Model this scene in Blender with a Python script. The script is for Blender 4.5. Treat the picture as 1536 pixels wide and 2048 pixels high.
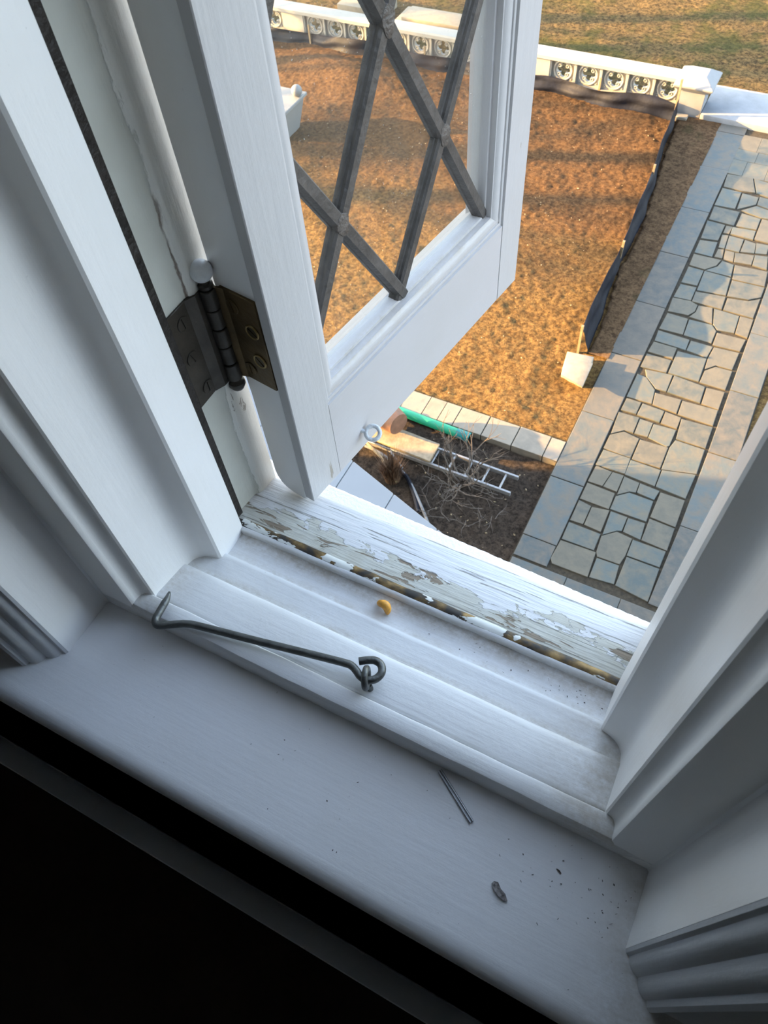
import bpy, bmesh, math, random
import numpy as np
from mathutils import Vector, Matrix

for o in list(bpy.data.objects):
    bpy.data.objects.remove(o, do_unlink=True)
scene = bpy.context.scene
COL = scene.collection
rnd = random.Random(7)

# ------------------------------------------------------------------ camera, sky, sun, exposure
H = 0.55          # height of the eye above the window stool (m)
CZ = 10.0         # height of the eye above the garden (m)
R = ((0.887219, 0.456994, -0.063235),
     (0.350188, -0.756324, -0.552579),
     (-0.300351, 0.468114, -0.831059))      # rows: image right, image down, forward
cam_data = bpy.data.cameras.new('camera')
cam = bpy.data.objects.new('camera', cam_data)
COL.objects.link(cam)
rt, dn, fw = [Vector(r).normalized() for r in R]
m = Matrix(((rt.x, -dn.x, -fw.x, 0), (rt.y, -dn.y, -fw.y, 0), (rt.z, -dn.z, -fw.z, CZ), (0, 0, 0, 1)))
cam.matrix_world = m
cam_data.sensor_fit = 'VERTICAL'
cam_data.sensor_height = 36.0
cam_data.lens = 1513.76 / 2048 * 36.0
cam_data.clip_start = 0.02
cam_data.clip_end = 400
cam_data.dof.use_dof = True
cam_data.dof.focus_distance = 0.72
cam_data.dof.aperture_fstop = 32.0
scene.camera = cam

SUN_EL = math.radians(14.3)
SUN_AZ = math.radians(19.0)      # the light travels towards (cos, sin) of this
world = bpy.data.worlds.new('sky')
scene.world = world
world.use_nodes = True
wn = world.node_tree.nodes
wl = world.node_tree.links
wn.clear()
wo = wn.new('ShaderNodeOutputWorld')
bg = wn.new('ShaderNodeBackground')
sky = wn.new('ShaderNodeTexSky')
sky.sky_type = 'NISHITA'
sky.sun_disc = False
sky.sun_elevation = SUN_EL
sky.sun_rotation = math.atan2(-math.cos(SUN_AZ), -math.sin(SUN_AZ))
sky.altitude = 0
sky.air_density = 1.0
sky.dust_density = 2.0
sky.ozone_density = 1.0
bg.inputs['Strength'].default_value = 1.6
# thin haze: part of the sky's blue is washed out to grey
hz = wn.new('ShaderNodeHueSaturation')
hz.inputs['Saturation'].default_value = 0.74
wl.new(sky.outputs[0], hz.inputs['Color'])
wl.new(hz.outputs[0], bg.inputs[0])
wl.new(bg.outputs[0], wo.inputs[0])

sd = bpy.data.lights.new('sun', 'SUN')
sd.energy = 45.0
sd.color = (1.0, 0.57, 0.19)
sd.angle = math.radians(0.53)
sun = bpy.data.objects.new('sun', sd)
COL.objects.link(sun)
ldir = Vector((math.cos(SUN_EL) * math.cos(SUN_AZ), math.cos(SUN_EL) * math.sin(SUN_AZ), -math.sin(SUN_EL)))
sun.rotation_euler = ldir.to_track_quat('-Z', 'Y').to_euler()
sun.location = (-20, -6, 20)

scene.view_settings.view_transform = 'Standard'
scene.view_settings.look = 'None'
scene.view_settings.gamma = 1.0
scene.view_settings.use_curve_mapping = False
scene.view_settings.exposure = 0.0

# ------------------------------------------------------------------ helpers
MATS = {}


def nodemat(name):
    mt = bpy.data.materials.new(name)
    mt.use_nodes = True
    nt = mt.node_tree
    b = nt.nodes['Principled BSDF']
    MATS[name] = mt
    return mt, nt, b


class NT:
    """small wrapper to write node trees compactly"""

    def __init__(s, nt):
        s.n = nt.nodes
        s.l = nt.links
        s.tc = s.n.new('ShaderNodeTexCoord')

    def mapping(s, scale=(1, 1, 1), loc=(0, 0, 0), rot=(0, 0, 0), src='Object'):
        mp = s.n.new('ShaderNodeMapping')
        mp.inputs['Scale'].default_value = scale
        mp.inputs['Location'].default_value = loc
        mp.inputs['Rotation'].default_value = rot
        s.l.new(s.tc.outputs[src], mp.inputs['Vector'])
        return mp.outputs[0]

    def noise(s, vec, scale, detail=4, rough=0.55, dist=0.0):
        t = s.n.new('ShaderNodeTexNoise')
        t.inputs['Scale'].default_value = scale
        t.inputs['Detail'].default_value = detail
        t.inputs['Roughness'].default_value = rough
        t.inputs['Distortion'].default_value = dist
        s.l.new(vec, t.inputs['Vector'])
        return t.outputs['Fac']

    def voronoi(s, vec, scale, feature='F1', out='Distance'):
        t = s.n.new('ShaderNodeTexVoronoi')
        t.feature = feature
        t.inputs['Scale'].default_value = scale
        s.l.new(vec, t.inputs['Vector'])
        return t.outputs[out]

    def ramp(s, fac, stops, interp='LINEAR'):
        r = s.n.new('ShaderNodeValToRGB')
        r.color_ramp.interpolation = interp
        els = r.color_ramp.elements
        while len(els) < len(stops):
            els.new(0.5)
        for e, (p, c) in zip(els, stops):
            e.position = p
            e.color = (*c, 1) if len(c) == 3 else c
        s.l.new(fac, r.inputs[0])
        return r.outputs[0]

    def step(s, fac, a, b):
        r = s.n.new('ShaderNodeMapRange')
        r.inputs['From Min'].default_value = a
        r.inputs['From Max'].default_value = b
        s.l.new(fac, r.inputs['Value'])
        return r.outputs[0]

    def math(s, op, a, b=None, clamp=False):
        t = s.n.new('ShaderNodeMath')
        t.operation = op
        t.use_clamp = clamp
        for i, v in enumerate((a, b)):
            if v is None:
                continue
            if isinstance(v, (int, float)):
                t.inputs[i].default_value = v
            else:
                s.l.new(v, t.inputs[i])
        return t.outputs[0]

    def mix(s, fac, a, b):
        t = s.n.new('ShaderNodeMix')
        t.data_type = 'RGBA'
        for sock, v in ((t.inputs[0], fac), (t.inputs[6], a), (t.inputs[7], b)):
            if isinstance(v, (int, float)):
                sock.default_value = v
            elif isinstance(v, tuple):
                sock.default_value = (*v, 1)
            else:
                s.l.new(v, sock)
        return t.outputs[2]

    def bump(s, height, strength, dist, prev=None):
        t = s.n.new('ShaderNodeBump')
        t.inputs['Strength'].default_value = strength
        t.inputs['Distance'].default_value = dist
        s.l.new(height, t.inputs['Height'])
        if prev is not None:
            s.l.new(prev, t.inputs['Normal'])
        return t.outputs[0]

    def sep(s, vec=None):
        t = s.n.new('ShaderNodeSeparateXYZ')
        s.l.new(vec if vec is not None else s.tc.outputs['Object'], t.inputs[0])
        return t.outputs

    def rand(s):
        return s.n.new('ShaderNodeObjectInfo').outputs['Random']


def plain(name, col, rough=0.5, metal=0.0, var=0.12, scale=30, bump=0.0, bscale=60, spec=None):
    mt, nt, b = nodemat(name)
    q = NT(nt)
    f = q.noise(q.mapping(), scale, 4)
    lo = tuple(max(0, c * (1 - var)) for c in col)
    hi = tuple(min(1, c * (1 + var)) for c in col)
    q.l.new(q.ramp(f, [(0.3, lo), (0.7, hi)]), b.inputs['Base Color'])
    b.inputs['Roughness'].default_value = rough
    b.inputs['Metallic'].default_value = metal
    if spec is not None:
        b.inputs['Specular IOR Level'].default_value = spec
    if bump:
        q.l.new(q.bump(q.noise(q.mapping(), bscale, 5), bump, 0.01), b.inputs['Normal'])
    return mt


def paint(name, axis, col=(0.80, 0.80, 0.81), dirt=0.5, chips=0.0, rough=0.37, relief=0.35, twotone=False, grime=None):
    """brushed white paint over wood whose grain runs along axis 0, 1 or 2"""
    mt, nt, b = nodemat(name)
    q = NT(nt)
    sc = [90, 90, 90]
    sc[axis] = 7
    g = q.noise(q.mapping(tuple(sc)), 3.0, 5, 0.6)
    sc2 = [40, 40, 40]
    sc2[axis] = 6
    g2 = q.noise(q.mapping(tuple(sc2)), 2.0, 3, 0.5)
    broad = q.noise(q.mapping(), 9, 4, 0.6)
    fine = q.noise(q.mapping(), 420, 3, 0.6)
    c = q.mix(q.step(broad, 0.35, 0.75), col, tuple(x * y for x, y in zip(col, (0.95, 0.945, 0.925))))
    speck = q.math('MULTIPLY', q.step(fine, 0.70, 0.76), q.step(q.noise(q.mapping(), 22, 3), 0.46, 0.62), True)
    c = q.mix(q.math('MULTIPLY', speck, dirt, True), c, (0.16, 0.13, 0.10))
    hgt = q.math('ADD', q.math('ADD', q.math('MULTIPLY', g, 0.7), q.math('MULTIPLY', g2, 1.3)), q.math('MULTIPLY', q.noise(q.mapping(), 120, 4, 0.6), 0.9))
    if chips:
        cn = q.noise(q.mapping(tuple([60 if i != axis else 14 for i in range(3)])), 1.0, 6, 0.65, 0.4)
        cm = q.step(cn, 0.70 - 0.08 * chips, 0.715 - 0.08 * chips)
        c = q.mix(cm, c, (0.33, 0.30, 0.26))
        hgt = q.math('SUBTRACT', hgt, q.math('MULTIPLY', cm, 1.2))
    if grime:
        x, y = q.sep()[0], q.sep()[1]
        gn = q.noise(q.mapping((30, 60, 60)), 1.0, 6, 0.7)
        gsp = q.noise(q.mapping(), 300, 4, 0.7)
        tot = None
        for (axis_, a0, a1, b0, b1, amt) in grime:
            co = x if axis_ == 'x' else y
            w = q.math('MULTIPLY', q.step(co, a0 * H, a1 * H), q.step(co, b1 * H, b0 * H), True)
            w = q.math('MULTIPLY', w, amt)
            tot = w if tot is None else q.math('MAXIMUM', tot, w)
        gm_ = q.math('MULTIPLY', tot, q.step(q.math('ADD', q.math('MULTIPLY', gn, 0.65), q.math('MULTIPLY', gsp, 0.35)), 0.38, 0.62), True)
        c = q.mix(gm_, c, (0.36, 0.30, 0.22))
    if twotone:
        yy = q.math('ADD', q.sep()[1], q.math('MULTIPLY', q.math('SUBTRACT', q.noise(q.mapping((60, 60, 22)), 1.0, 6, 0.65), 0.5), 0.012))
        old = q.step(yy, 0.508 * H, 0.5065 * H)
        c = q.mix(old, c, q.ramp(broad, [(0.35, (0.47, 0.47, 0.42)), (0.65, (0.58, 0.58, 0.53))]))
        edge = q.math('MULTIPLY', q.step(yy, 0.5045 * H, 0.506 * H), q.step(yy, 0.5095 * H, 0.508 * H))
        bare = q.math('MULTIPLY', edge, q.step(q.noise(q.mapping((20, 20, 9)), 1.0, 3), 0.60, 0.66), True)
        c = q.mix(bare, c, (0.22, 0.18, 0.15))
        hgt = q.math('SUBTRACT', hgt, q.math('MULTIPLY', old, 1.5))
    q.l.new(c, b.inputs['Base Color'])
    b.inputs['Roughness'].default_value = rough
    q.l.new(q.bump(hgt, relief, 0.0011), b.inputs['Normal'])
    return mt


MX = {}     # matrices of the empties


def empty(name, loc=(0, 0, 0), rotz=0.0, label=None, cat=None, group=None, kind=None, parent=None):
    o = bpy.data.objects.new(name, None)
    COL.objects.link(o)
    o.empty_display_size = 0.05
    o.location = loc
    o.rotation_euler = (0, 0, rotz)
    MX[o.name] = Matrix.Translation(loc) @ Matrix.Rotation(rotz, 4, 'Z')
    tag(o, label, cat, group, kind)
    if parent is not None:
        setparent(o, parent)
    return o


def tag(o, label=None, cat=None, group=None, kind=None):
    if label:
        o['label'] = label
    if cat:
        o['category'] = cat
    if group:
        o['group'] = group
    if kind:
        o['kind'] = kind
    return o


def mat_of(p):
    mm = Matrix.Identity(4)
    while p is not None:
        mm = MX.get(p.name, Matrix.Identity(4)) @ mm
        p = p.parent
    return mm


def setparent(o, p):
    o.parent = p


class MB:
    """collects verts and faces in world coordinates"""

    def __init__(s):
        s.v = []
        s.f = []

    def add(s, vs, fs):
        b = len(s.v)
        s.v += [tuple(v) for v in vs]
        s.f += [tuple(i + b for i in f) for f in fs]
        return s

    def box(s, a, b, frame=None):
        (x0, y0, z0), (x1, y1, z1) = a, b
        vs = [(x0, y0, z0), (x1, y0, z0), (x1, y1, z0), (x0, y1, z0), (x0, y0, z1), (x1, y0, z1), (x1, y1, z1), (x0, y1, z1)]
        if frame:
            vs = [frame(v) for v in vs]
        return s.add(vs, [(0, 3, 2, 1), (4, 5, 6, 7), (0, 1, 5, 4), (1, 2, 6, 5), (2, 3, 7, 6), (3, 0, 4, 7)])

    def prism(s, poly, fn, t0, t1, steps=1):
        """poly of 2-D points swept by fn(p, t) from t0 to t1"""
        n = len(poly)
        vs = []
        for k in range(steps + 1):
            t = t0 + (t1 - t0) * k / steps
            vs += [fn(p, t) for p in poly]
        fs = []
        for k in range(steps):
            for i in range(n):
                j = (i + 1) % n
                fs.append((k * n + i, k * n + j, (k + 1) * n + j, (k + 1) * n + i))
        fs.append(tuple(range(n))[::-1])
        fs.append(tuple(range(steps * n, (steps + 1) * n)))
        return s.add(vs, fs)

    def tube(s, pts, r, n=10, caps=True):
        pts = [Vector(p) for p in pts]
        rs = r if isinstance(r, (list, tuple)) else [r] * len(pts)
        vs = []
        ref = None
        for i, p in enumerate(pts):
            a = pts[max(0, i - 1)]
            c = pts[min(len(pts) - 1, i + 1)]
            d = (c - a).normalized()
            if ref is None:
                ref = d.orthogonal().normalized()
            else:
                ref = (ref - d * ref.dot(d))
                ref = ref.normalized() if ref.length > 1e-6 else d.orthogonal().normalized()
            q = d.cross(ref)
            for k in range(n):
                an = 2 * math.pi * k / n
                vs.append(p + (ref * math.cos(an) + q * math.sin(an)) * rs[i])
        fs = []
        for i in range(len(pts) - 1):
            for k in range(n):
                j = (k + 1) % n
                fs.append((i * n + k, i * n + j, (i + 1) * n + j, (i + 1) * n + k))
        if caps:
            fs.append(tuple(range(n))[::-1])
            fs.append(tuple(range((len(pts) - 1) * n, len(pts) * n)))
        return s.add(vs, fs)

    def lathe(s, prof, centre, n=20, axis=Vector((0, 0, 1))):
        """prof: (radius, height) pairs turned about an axis through centre"""
        c = Vector(centre)
        ax = Vector(axis).normalized()
        e1 = ax.orthogonal().normalized()
        e2 = ax.cross(e1)
        vs = []
        for r, h in prof:
            for k in range(n):
                an = 2 * math.pi * k / n
                vs.append(c + ax * h + (e1 * math.cos(an) + e2 * math.sin(an)) * r)
        fs = []
        for i in range(len(prof) - 1):
            for k in range(n):
                j = (k + 1) % n
                fs.append((i * n + k, i * n + j, (i + 1) * n + j, (i + 1) * n + k))
        fs.append(tuple(range(n))[::-1])
        fs.append(tuple(range((len(prof) - 1) * n, len(prof) * n)))
        return s.add(vs, fs)

    def torus(s, c, normal, R0, r, n=24, k=10):
        c = Vector(c)
        nz = Vector(normal).normalized()
        e1 = nz.orthogonal().normalized()
        e2 = nz.cross(e1)
        vs = []
        for i in range(n):
            a = 2 * math.pi * i / n
            d = e1 * math.cos(a) + e2 * math.sin(a)
            for j in range(k):
                b = 2 * math.pi * j / k
                vs.append(c + d * (R0 + r * math.cos(b)) + nz * (r * math.sin(b)))
        fs = []
        for i in range(n):
            for j in range(k):
                i2, j2 = (i + 1) % n, (j + 1) % k
                fs.append((i * k + j, i2 * k + j, i2 * k + j2, i * k + j2))
        return s.add(vs, fs)

    def build(s, name, mat, parent=None, smooth=False, bevel=0.0, segs=2, angle=40, label=None, cat=None, group=None, kind=None):
        vs = s.v
        if parent is not None:
            inv = mat_of(parent).inverted()
            vs = [inv @ Vector(v) for v in vs]
        me = bpy.data.meshes.new(name)
        me.from_pydata([tuple(v) for v in vs], [], s.f)
        me.validate()
        bm = bmesh.new()
        bm.from_mesh(me)
        bmesh.ops.recalc_face_normals(bm, faces=bm.faces)
        if bevel:
            es = [e for e in bm.edges if len(e.link_faces) == 2 and e.calc_face_angle(0) > math.radians(angle)]
            bmesh.ops.bevel(bm, geom=es, offset=bevel, segments=segs, affect='EDGES', profile=0.5, clamp_overlap=True)
        for f in bm.faces:
            f.smooth = bool(smooth or bevel)
        if smooth or bevel:
            for e in bm.edges:
                if len(e.link_faces) == 2 and e.calc_face_angle(0) > math.radians(angle):
                    e.smooth = False
        bm.to_mesh(me)
        bm.free()
        o = bpy.data.objects.new(name, me)
        COL.objects.link(o)
        if mat is not None:
            me.materials.append(mat)
        if parent is not None:
            setparent(o, parent)
        MX[o.name] = Matrix.Identity(4)
        return tag(o, label, cat, group, kind)


def P(x, y, z):
    """window units (eye height above the stool = 1, eye at 0) to metres"""
    return (x * H, y * H, CZ + z * H)


def grid_mesh(name, xs, ys, zf, mat, parent=None, smooth=True):
    nx, ny = len(xs), len(ys)
    X, Y = np.meshgrid(xs, ys)
    Z = zf(X, Y)
    co = np.stack([X, Y, Z], -1).reshape(-1, 3).astype(np.float32)
    idx = np.arange(nx * ny).reshape(ny, nx)
    q = np.stack([idx[:-1, :-1], idx[:-1, 1:], idx[1:, 1:], idx[1:, :-1]], -1).reshape(-1, 4)
    me = bpy.data.meshes.new(name)
    me.vertices.add(len(co))
    me.vertices.foreach_set('co', co.ravel())
    me.loops.add(q.size)
    me.loops.foreach_set('vertex_index', q.ravel().astype(np.int32))
    me.polygons.add(len(q))
    me.polygons.foreach_set('loop_start', np.arange(0, q.size, 4, dtype=np.int32))
    me.polygons.foreach_set('loop_total', np.full(len(q), 4, np.int32))
    me.update()
    me.polygons.foreach_set('use_smooth', np.full(len(q), smooth))
    me.validate()
    me.materials.append(mat)
    o = bpy.data.objects.new(name, me)
    COL.objects.link(o)
    MX[o.name] = Matrix.Identity(4)
    if parent is not None:
        setparent(o, parent)
    return o


NPR = np.random.default_rng(5)
_tab = NPR.random((256, 256)).astype(np.float32)


def vnoise(X, Y, cell, off=0):
    x = X / cell + 37.3 + off * 17.7
    y = Y / cell + 91.1 + off * 5.3
    xi = np.floor(x).astype(int)
    yi = np.floor(y).astype(int)
    fx = x - xi
    fy = y - yi
    fx = fx * fx * (3 - 2 * fx)
    fy = fy * fy * (3 - 2 * fy)
    t = lambda a, b: _tab[a % 256, b % 256]
    return (t(xi, yi) * (1 - fx) + t(xi + 1, yi) * fx) * (1 - fy) + (t(xi, yi + 1) * (1 - fx) + t(xi + 1, yi + 1) * fx) * fy - 0.5


# ------------------------------------------------------------------ materials
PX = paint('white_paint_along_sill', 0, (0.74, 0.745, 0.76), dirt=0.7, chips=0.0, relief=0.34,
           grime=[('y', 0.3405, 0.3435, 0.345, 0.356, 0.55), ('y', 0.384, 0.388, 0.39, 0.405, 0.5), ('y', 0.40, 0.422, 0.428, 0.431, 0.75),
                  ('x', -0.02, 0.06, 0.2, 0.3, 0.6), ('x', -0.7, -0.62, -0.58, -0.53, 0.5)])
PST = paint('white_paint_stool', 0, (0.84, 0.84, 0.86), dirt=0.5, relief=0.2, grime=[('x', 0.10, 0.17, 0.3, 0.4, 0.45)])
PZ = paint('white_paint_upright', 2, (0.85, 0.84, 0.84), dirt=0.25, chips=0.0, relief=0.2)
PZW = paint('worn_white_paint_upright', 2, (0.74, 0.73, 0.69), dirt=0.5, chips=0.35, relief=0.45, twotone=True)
PSASH = paint('white_paint_sash_stile', 2, (0.49, 0.48, 0.485), dirt=0.2, chips=0.25)  # stile and rail: same white paint, toned down to offset their strong light
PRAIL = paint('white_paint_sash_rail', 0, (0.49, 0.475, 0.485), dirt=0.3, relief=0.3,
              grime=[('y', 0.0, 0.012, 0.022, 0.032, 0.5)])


def weathered_sill():
    mt, nt, b = nodemat('peeling_white_paint')
    q = NT(nt)
    y = q.sep()[1]
    g = q.noise(q.mapping((9, 120, 120)), 2.2, 6, 0.62)
    rag = q.noise(q.mapping((26, 70, 70)), 1.0, 7, 0.62, 0.6)
    # distance from the weatherstrip outwards: the newest coat has gone in a ragged band beside it
    d = q.step(y, 0.447 * H, 0.552 * H)
    edge = q.math('ADD', d, q.math('MULTIPLY', q.math('SUBTRACT', rag, 0.5), 1.5))
    old = q.step(edge, 0.40, 0.385)
    bare_n = q.noise(q.mapping((15, 75, 75), (3.1, 1.7, 0)), 1.0, 6, 0.6, 0.8)
    band = q.math('MULTIPLY', q.step(d, 0.04, 0.14), q.step(d, 0.50, 0.36))
    bare = q.math('MULTIPLY', q.step(bare_n, 0.565, 0.577), q.step(band, 0.3, 0.5), True)
    chip = q.step(q.noise(q.mapping((40, 170, 170)), 1.0, 6, 0.65, 0.3), 0.70, 0.715)
    crack = q.step(q.noise(q.mapping((6, 210, 210)), 1.4, 5, 0.6, 0.3), 0.615, 0.66)
    white = (0.68, 0.685, 0.70)
    cream = q.ramp(q.noise(q.mapping(), 60, 4), [(0.3, (0.50, 0.485, 0.42)), (0.7, (0.58, 0.58, 0.535))])
    wood = q.ramp(g, [(0.3, (0.16, 0.12, 0.085)), (0.7, (0.34, 0.28, 0.21))])
    c = q.mix(old, white, cream)
    c = q.mix(q.math('MULTIPLY', crack, 0.55), c, (0.30, 0.29, 0.27))
    c = q.mix(bare, c, wood)
    c = q.mix(q.math('MULTIPLY', chip, 0.8), c, (0.28, 0.24, 0.19))
    x = q.sep()[0]
    grime = q.math('MULTIPLY', q.step(x, -0.47 * H, -0.57 * H), q.step(q.noise(q.mapping(), 45, 5, 0.6), 0.35, 0.65), True)
    c = q.mix(q.math('MULTIPLY', grime, 0.55), c, (0.34, 0.29, 0.23))
    q.l.new(c, b.inputs['Base Color'])
    b.inputs['Roughness'].default_value = 0.6
    hgt = q.math('SUBTRACT', q.math('MULTIPLY', g, 0.9), q.math('ADD', q.math('MULTIPLY', old, 0.8), q.math('MULTIPLY', q.math('ADD', q.math('ADD', bare, crack), chip), 0.8)))
    q.l.new(q.bump(hgt, 0.9, 0.0016), b.inputs['Normal'])
    return mt


def patchy_bronze():
    mt, nt, b = nodemat('patchy_bronze')
    q = NT(nt)
    pm = q.noise(q.mapping((34, 60, 60)), 1.0, 4, 0.55, 0.3)
    left = q.step(pm, 0.56, 0.572)
    met = q.ramp(q.noise(q.mapping((60, 90, 90)), 1.3, 4, 0.5), [(0.42, (0.05, 0.045, 0.04)), (0.54, (0.13, 0.088, 0.042)), (0.70, (0.32, 0.21, 0.085))])
    c = q.mix(left, met, (0.66, 0.67, 0.64))
    q.l.new(c, b.inputs['Base Color'])
    q.l.new(q.math('MULTIPLY', q.math('SUBTRACT', 1.0, left), 0.5), b.inputs['Metallic'])
    b.inputs['Roughness'].default_value = 0.5
    q.l.new(q.bump(left, 0.8, 0.0012), b.inputs['Normal'])
    return mt


WSILL = weathered_sill()
BRONZE = patchy_bronze()
DARKSTRIP = plain('tarnished_dark_bronze', (0.022, 0.018, 0.016), 0.6, 0.3, 0.5, 60, 0.4, 120)
HINGE_DARK = plain('blackened_brass', (0.060, 0.052, 0.043), 0.45, 0.6, 0.35, 45, 0.1, 160)
RIM = plain('rubbed_brass', (0.34, 0.24, 0.10), 0.4, 0.7, 0.2, 120)
HINGE_BRASS = plain('aged_brass', (0.115, 0.076, 0.034), 0.42, 0.7, 0.45, 26, 0.1, 160)
SCREW = plain('brass_screw', (0.075, 0.055, 0.03), 0.4, 0.8, 0.3, 200)
STEEL = plain('zinc_grey_steel', (0.125, 0.13, 0.125), 0.42, 0.75, 0.25, 160, 0.15, 300)
NAILM = plain('bright_steel', (0.42, 0.43, 0.44), 0.35, 0.85, 0.2, 200)
RINGM = plain('painted_ring', (0.55, 0.57, 0.58), 0.4, 0, 0.1, 150, 0.3, 200)
BALLP = plain('white_ball_paint', (0.80, 0.82, 0.84), 0.35, 0, 0.08, 200, 0.2, 300)
LEAD = plain('lead_came', (0.085, 0.077, 0.072), 0.55, 0.15, 0.3, 45, 0.2, 180)
LEADJ = plain('solder', (0.105, 0.09, 0.08), 0.55, 0.15, 0.35, 120, 0.4, 240)
STONE_SILL = plain('white_stucco', (0.88, 0.88, 0.86), 0.8, 0, 0.04, 60, 0.22, 380)
WALLIN = plain('interior_wall', (0.42, 0.43, 0.46), 0.7, 0, 0.1, 4)
DARKPANEL = plain('shade_black_panel', (0.016, 0.017, 0.018), 0.5, 0, 0.2, 8)  # shade under the stool put into the colour, near black
COVERM = plain('pale_rail_grey', (0.62, 0.64, 0.66), 0.5, 0, 0.1, 8)  # pale grey, raised so the rail reads as faintly lit above the blackened panels
DARKWOOD = plain('dark_floor', (0.05, 0.035, 0.025), 0.5, 0, 0.3, 6)
CASING = paint('white_paint_casing', 2, (0.58, 0.59, 0.62), dirt=0.1)  # same white paint, toned darker for the shade facing the room
FACADE = plain('exterior_stucco', (0.40, 0.37, 0.32), 0.9, 0, 0.1, 3, 0.4, 40)
ORANGE = plain('dried_orange_petal', (0.72, 0.34, 0.05), 0.5, 0, 0.35, 160)
CRUMB = plain('dark_crumbs', (0.05, 0.04, 0.035), 0.8, 0, 0.4, 400)
CHIPM = plain('paint_chip', (0.22, 0.20, 0.19), 0.6, 0, 0.7, 420)


def glass_mat():
    mt = bpy.data.materials.new('window_glass')
    mt.use_nodes = True
    nt = mt.node_tree
    nt.nodes.clear()
    q = NT(nt)
    out = q.n.new('ShaderNodeOutputMaterial')
    tr = q.n.new('ShaderNodeBsdfTransparent')
    tr.inputs[0].default_value = (0.95, 0.96, 0.94, 1)
    gl = q.n.new('ShaderNodeBsdfGlossy')
    gl.inputs['Roughness'].default_value = 0.02
    lw = q.n.new('ShaderNodeLayerWeight')
    fres = q.math('ADD', q.math('MULTIPLY', q.math('POWER', lw.outputs['Facing'], 5.0), 0.96), 0.04, True)
    wob = q.bump(q.noise(q.mapping(), 14, 2), 0.15, 0.004)
    q.l.new(wob, gl.inputs['Normal'])
    df = q.n.new('ShaderNodeBsdfDiffuse')
    df.inputs[0].default_value = (0.7, 0.68, 0.64, 1)
    m1 = q.n.new('ShaderNodeMixShader')
    q.l.new(fres, m1.inputs[0])
    q.l.new(tr.outputs[0], m1.inputs[1])
    q.l.new(gl.outputs[0], m1.inputs[2])
    dust = q.math('MULTIPLY', q.step(q.noise(q.mapping(), 520, 2, 0.5), 0.70, 0.76), 0.55)
    haze = q.math('ADD', dust, q.math('MULTIPLY', q.noise(q.mapping((40, 40, 8)), 1.0, 5, 0.6), 0.05), True)
    m2 = q.n.new('ShaderNodeMixShader')
    q.l.new(haze, m2.inputs[0])
    q.l.new(m1.outputs[0], m2.inputs[1])
    q.l.new(df.outputs[0], m2.inputs[2])
    q.l.new(m2.outputs[0], out.inputs[0])
    return mt


GLASS = glass_mat()


def bluestone(name, base, warm):
    mt, nt, b = nodemat(name)
    q = NT(nt)
    r = q.rand()
    c0 = q.ramp(r, [(0.0, base), (0.35, tuple(x * 1.2 for x in base)), (0.6, tuple(x * 0.78 for x in base)), (0.8, warm), (1.0, tuple(x * 1.05 for x in base))])
    n = q.noise(q.mapping((1, 1, 1)), 5, 5, 0.6, 0.4)
    c = q.mix(q.step(n, 0.35, 0.7), c0, tuple(min(1, x * 1.2) for x in warm))
    st = q.step(q.noise(q.mapping((2, 2, 1), (4, 2, 0)), 3.0, 4), 0.62, 0.75)
    c = q.mix(q.math('MULTIPLY', st, 0.35), c, tuple(x * 0.55 for x in base))
    q.l.new(c, b.inputs['Base Color'])
    b.inputs['Roughness'].default_value = 0.75
    q.l.new(q.bump(q.noise(q.mapping(), 18, 6, 0.65), 0.35, 0.012), b.inputs['Normal'])
    return mt


STONE = bluestone('bluestone', (0.058, 0.075, 0.074), (0.092, 0.083, 0.060))
BORDER = bluestone('border_bluestone', (0.058, 0.074, 0.077), (0.088, 0.077, 0.060))
KERB = bluestone('kerb_bluestone', (0.16, 0.15, 0.13), (0.18, 0.16, 0.125))


def lawn_mat(name, straw, brown, green, gmask, scale=1.0, bare=0.0, bumpd=0.05):
    mt, nt, b = nodemat(name)
    q = NT(nt)
    fine = q.noise(q.mapping(), 13 * scale, 8, 0.78, 0.2)
    straws = q.noise(q.mapping((30 * scale, 90 * scale, 40), rot=(0, 0, 0.5)), 1.0, 3, 0.6, 1.5)
    mid = q.noise(q.mapping(), 3.2 * scale, 5, 0.6)
    broad = q.noise(q.mapping(), 0.55, 4, 0.6)
    f = q.math('ADD', q.math('MULTIPLY', fine, 0.72), q.math('MULTIPLY', straws, 0.28))
    c = q.ramp(f, [(0.34, tuple(x * 0.6 for x in brown)), (0.44, brown), (0.54, straw), (0.68, tuple(min(1, x * 1.55) for x in straw))])
    c = q.mix(q.math('MULTIPLY', q.step(mid, 0.48, 0.72), 0.6), c, q.ramp(f, [(0.35, tuple(x * 0.5 for x in brown)), (0.62, tuple(x * 1.5 for x in brown))]))
    gm = q.math('MULTIPLY', q.step(q.math('ADD', q.math('MULTIPLY', broad, 0.6), q.math('MULTIPLY', mid, 0.4)), gmask, gmask + 0.12), 0.75)
    c = q.mix(gm, c, q.ramp(f, [(0.35, tuple(x * 0.4 for x in green)), (0.62, tuple(x * 1.2 for x in green))]))
    if bare:
        # freshly turned, redder earth farther from the house
        y = q.sep()[1]
        e = q.step(q.math('ADD', y, q.math('MULTIPLY', broad, 6.0)), 14.2, 16.8)
        c = q.mix(q.math('MULTIPLY', e, bare), c, q.ramp(f, [(0.38, (0.035, 0.020, 0.011)), (0.52, (0.105, 0.055, 0.026)), (0.68, (0.21, 0.125, 0.065))]))
    q.l.new(c, b.inputs['Base Color'])
    b.inputs['Roughness'].default_value = 0.9
    b.inputs['Specular IOR Level'].default_value = 0.1
    q.l.new(q.bump(f, 1.0, bumpd), b.inputs['Normal'])
    return mt


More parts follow.
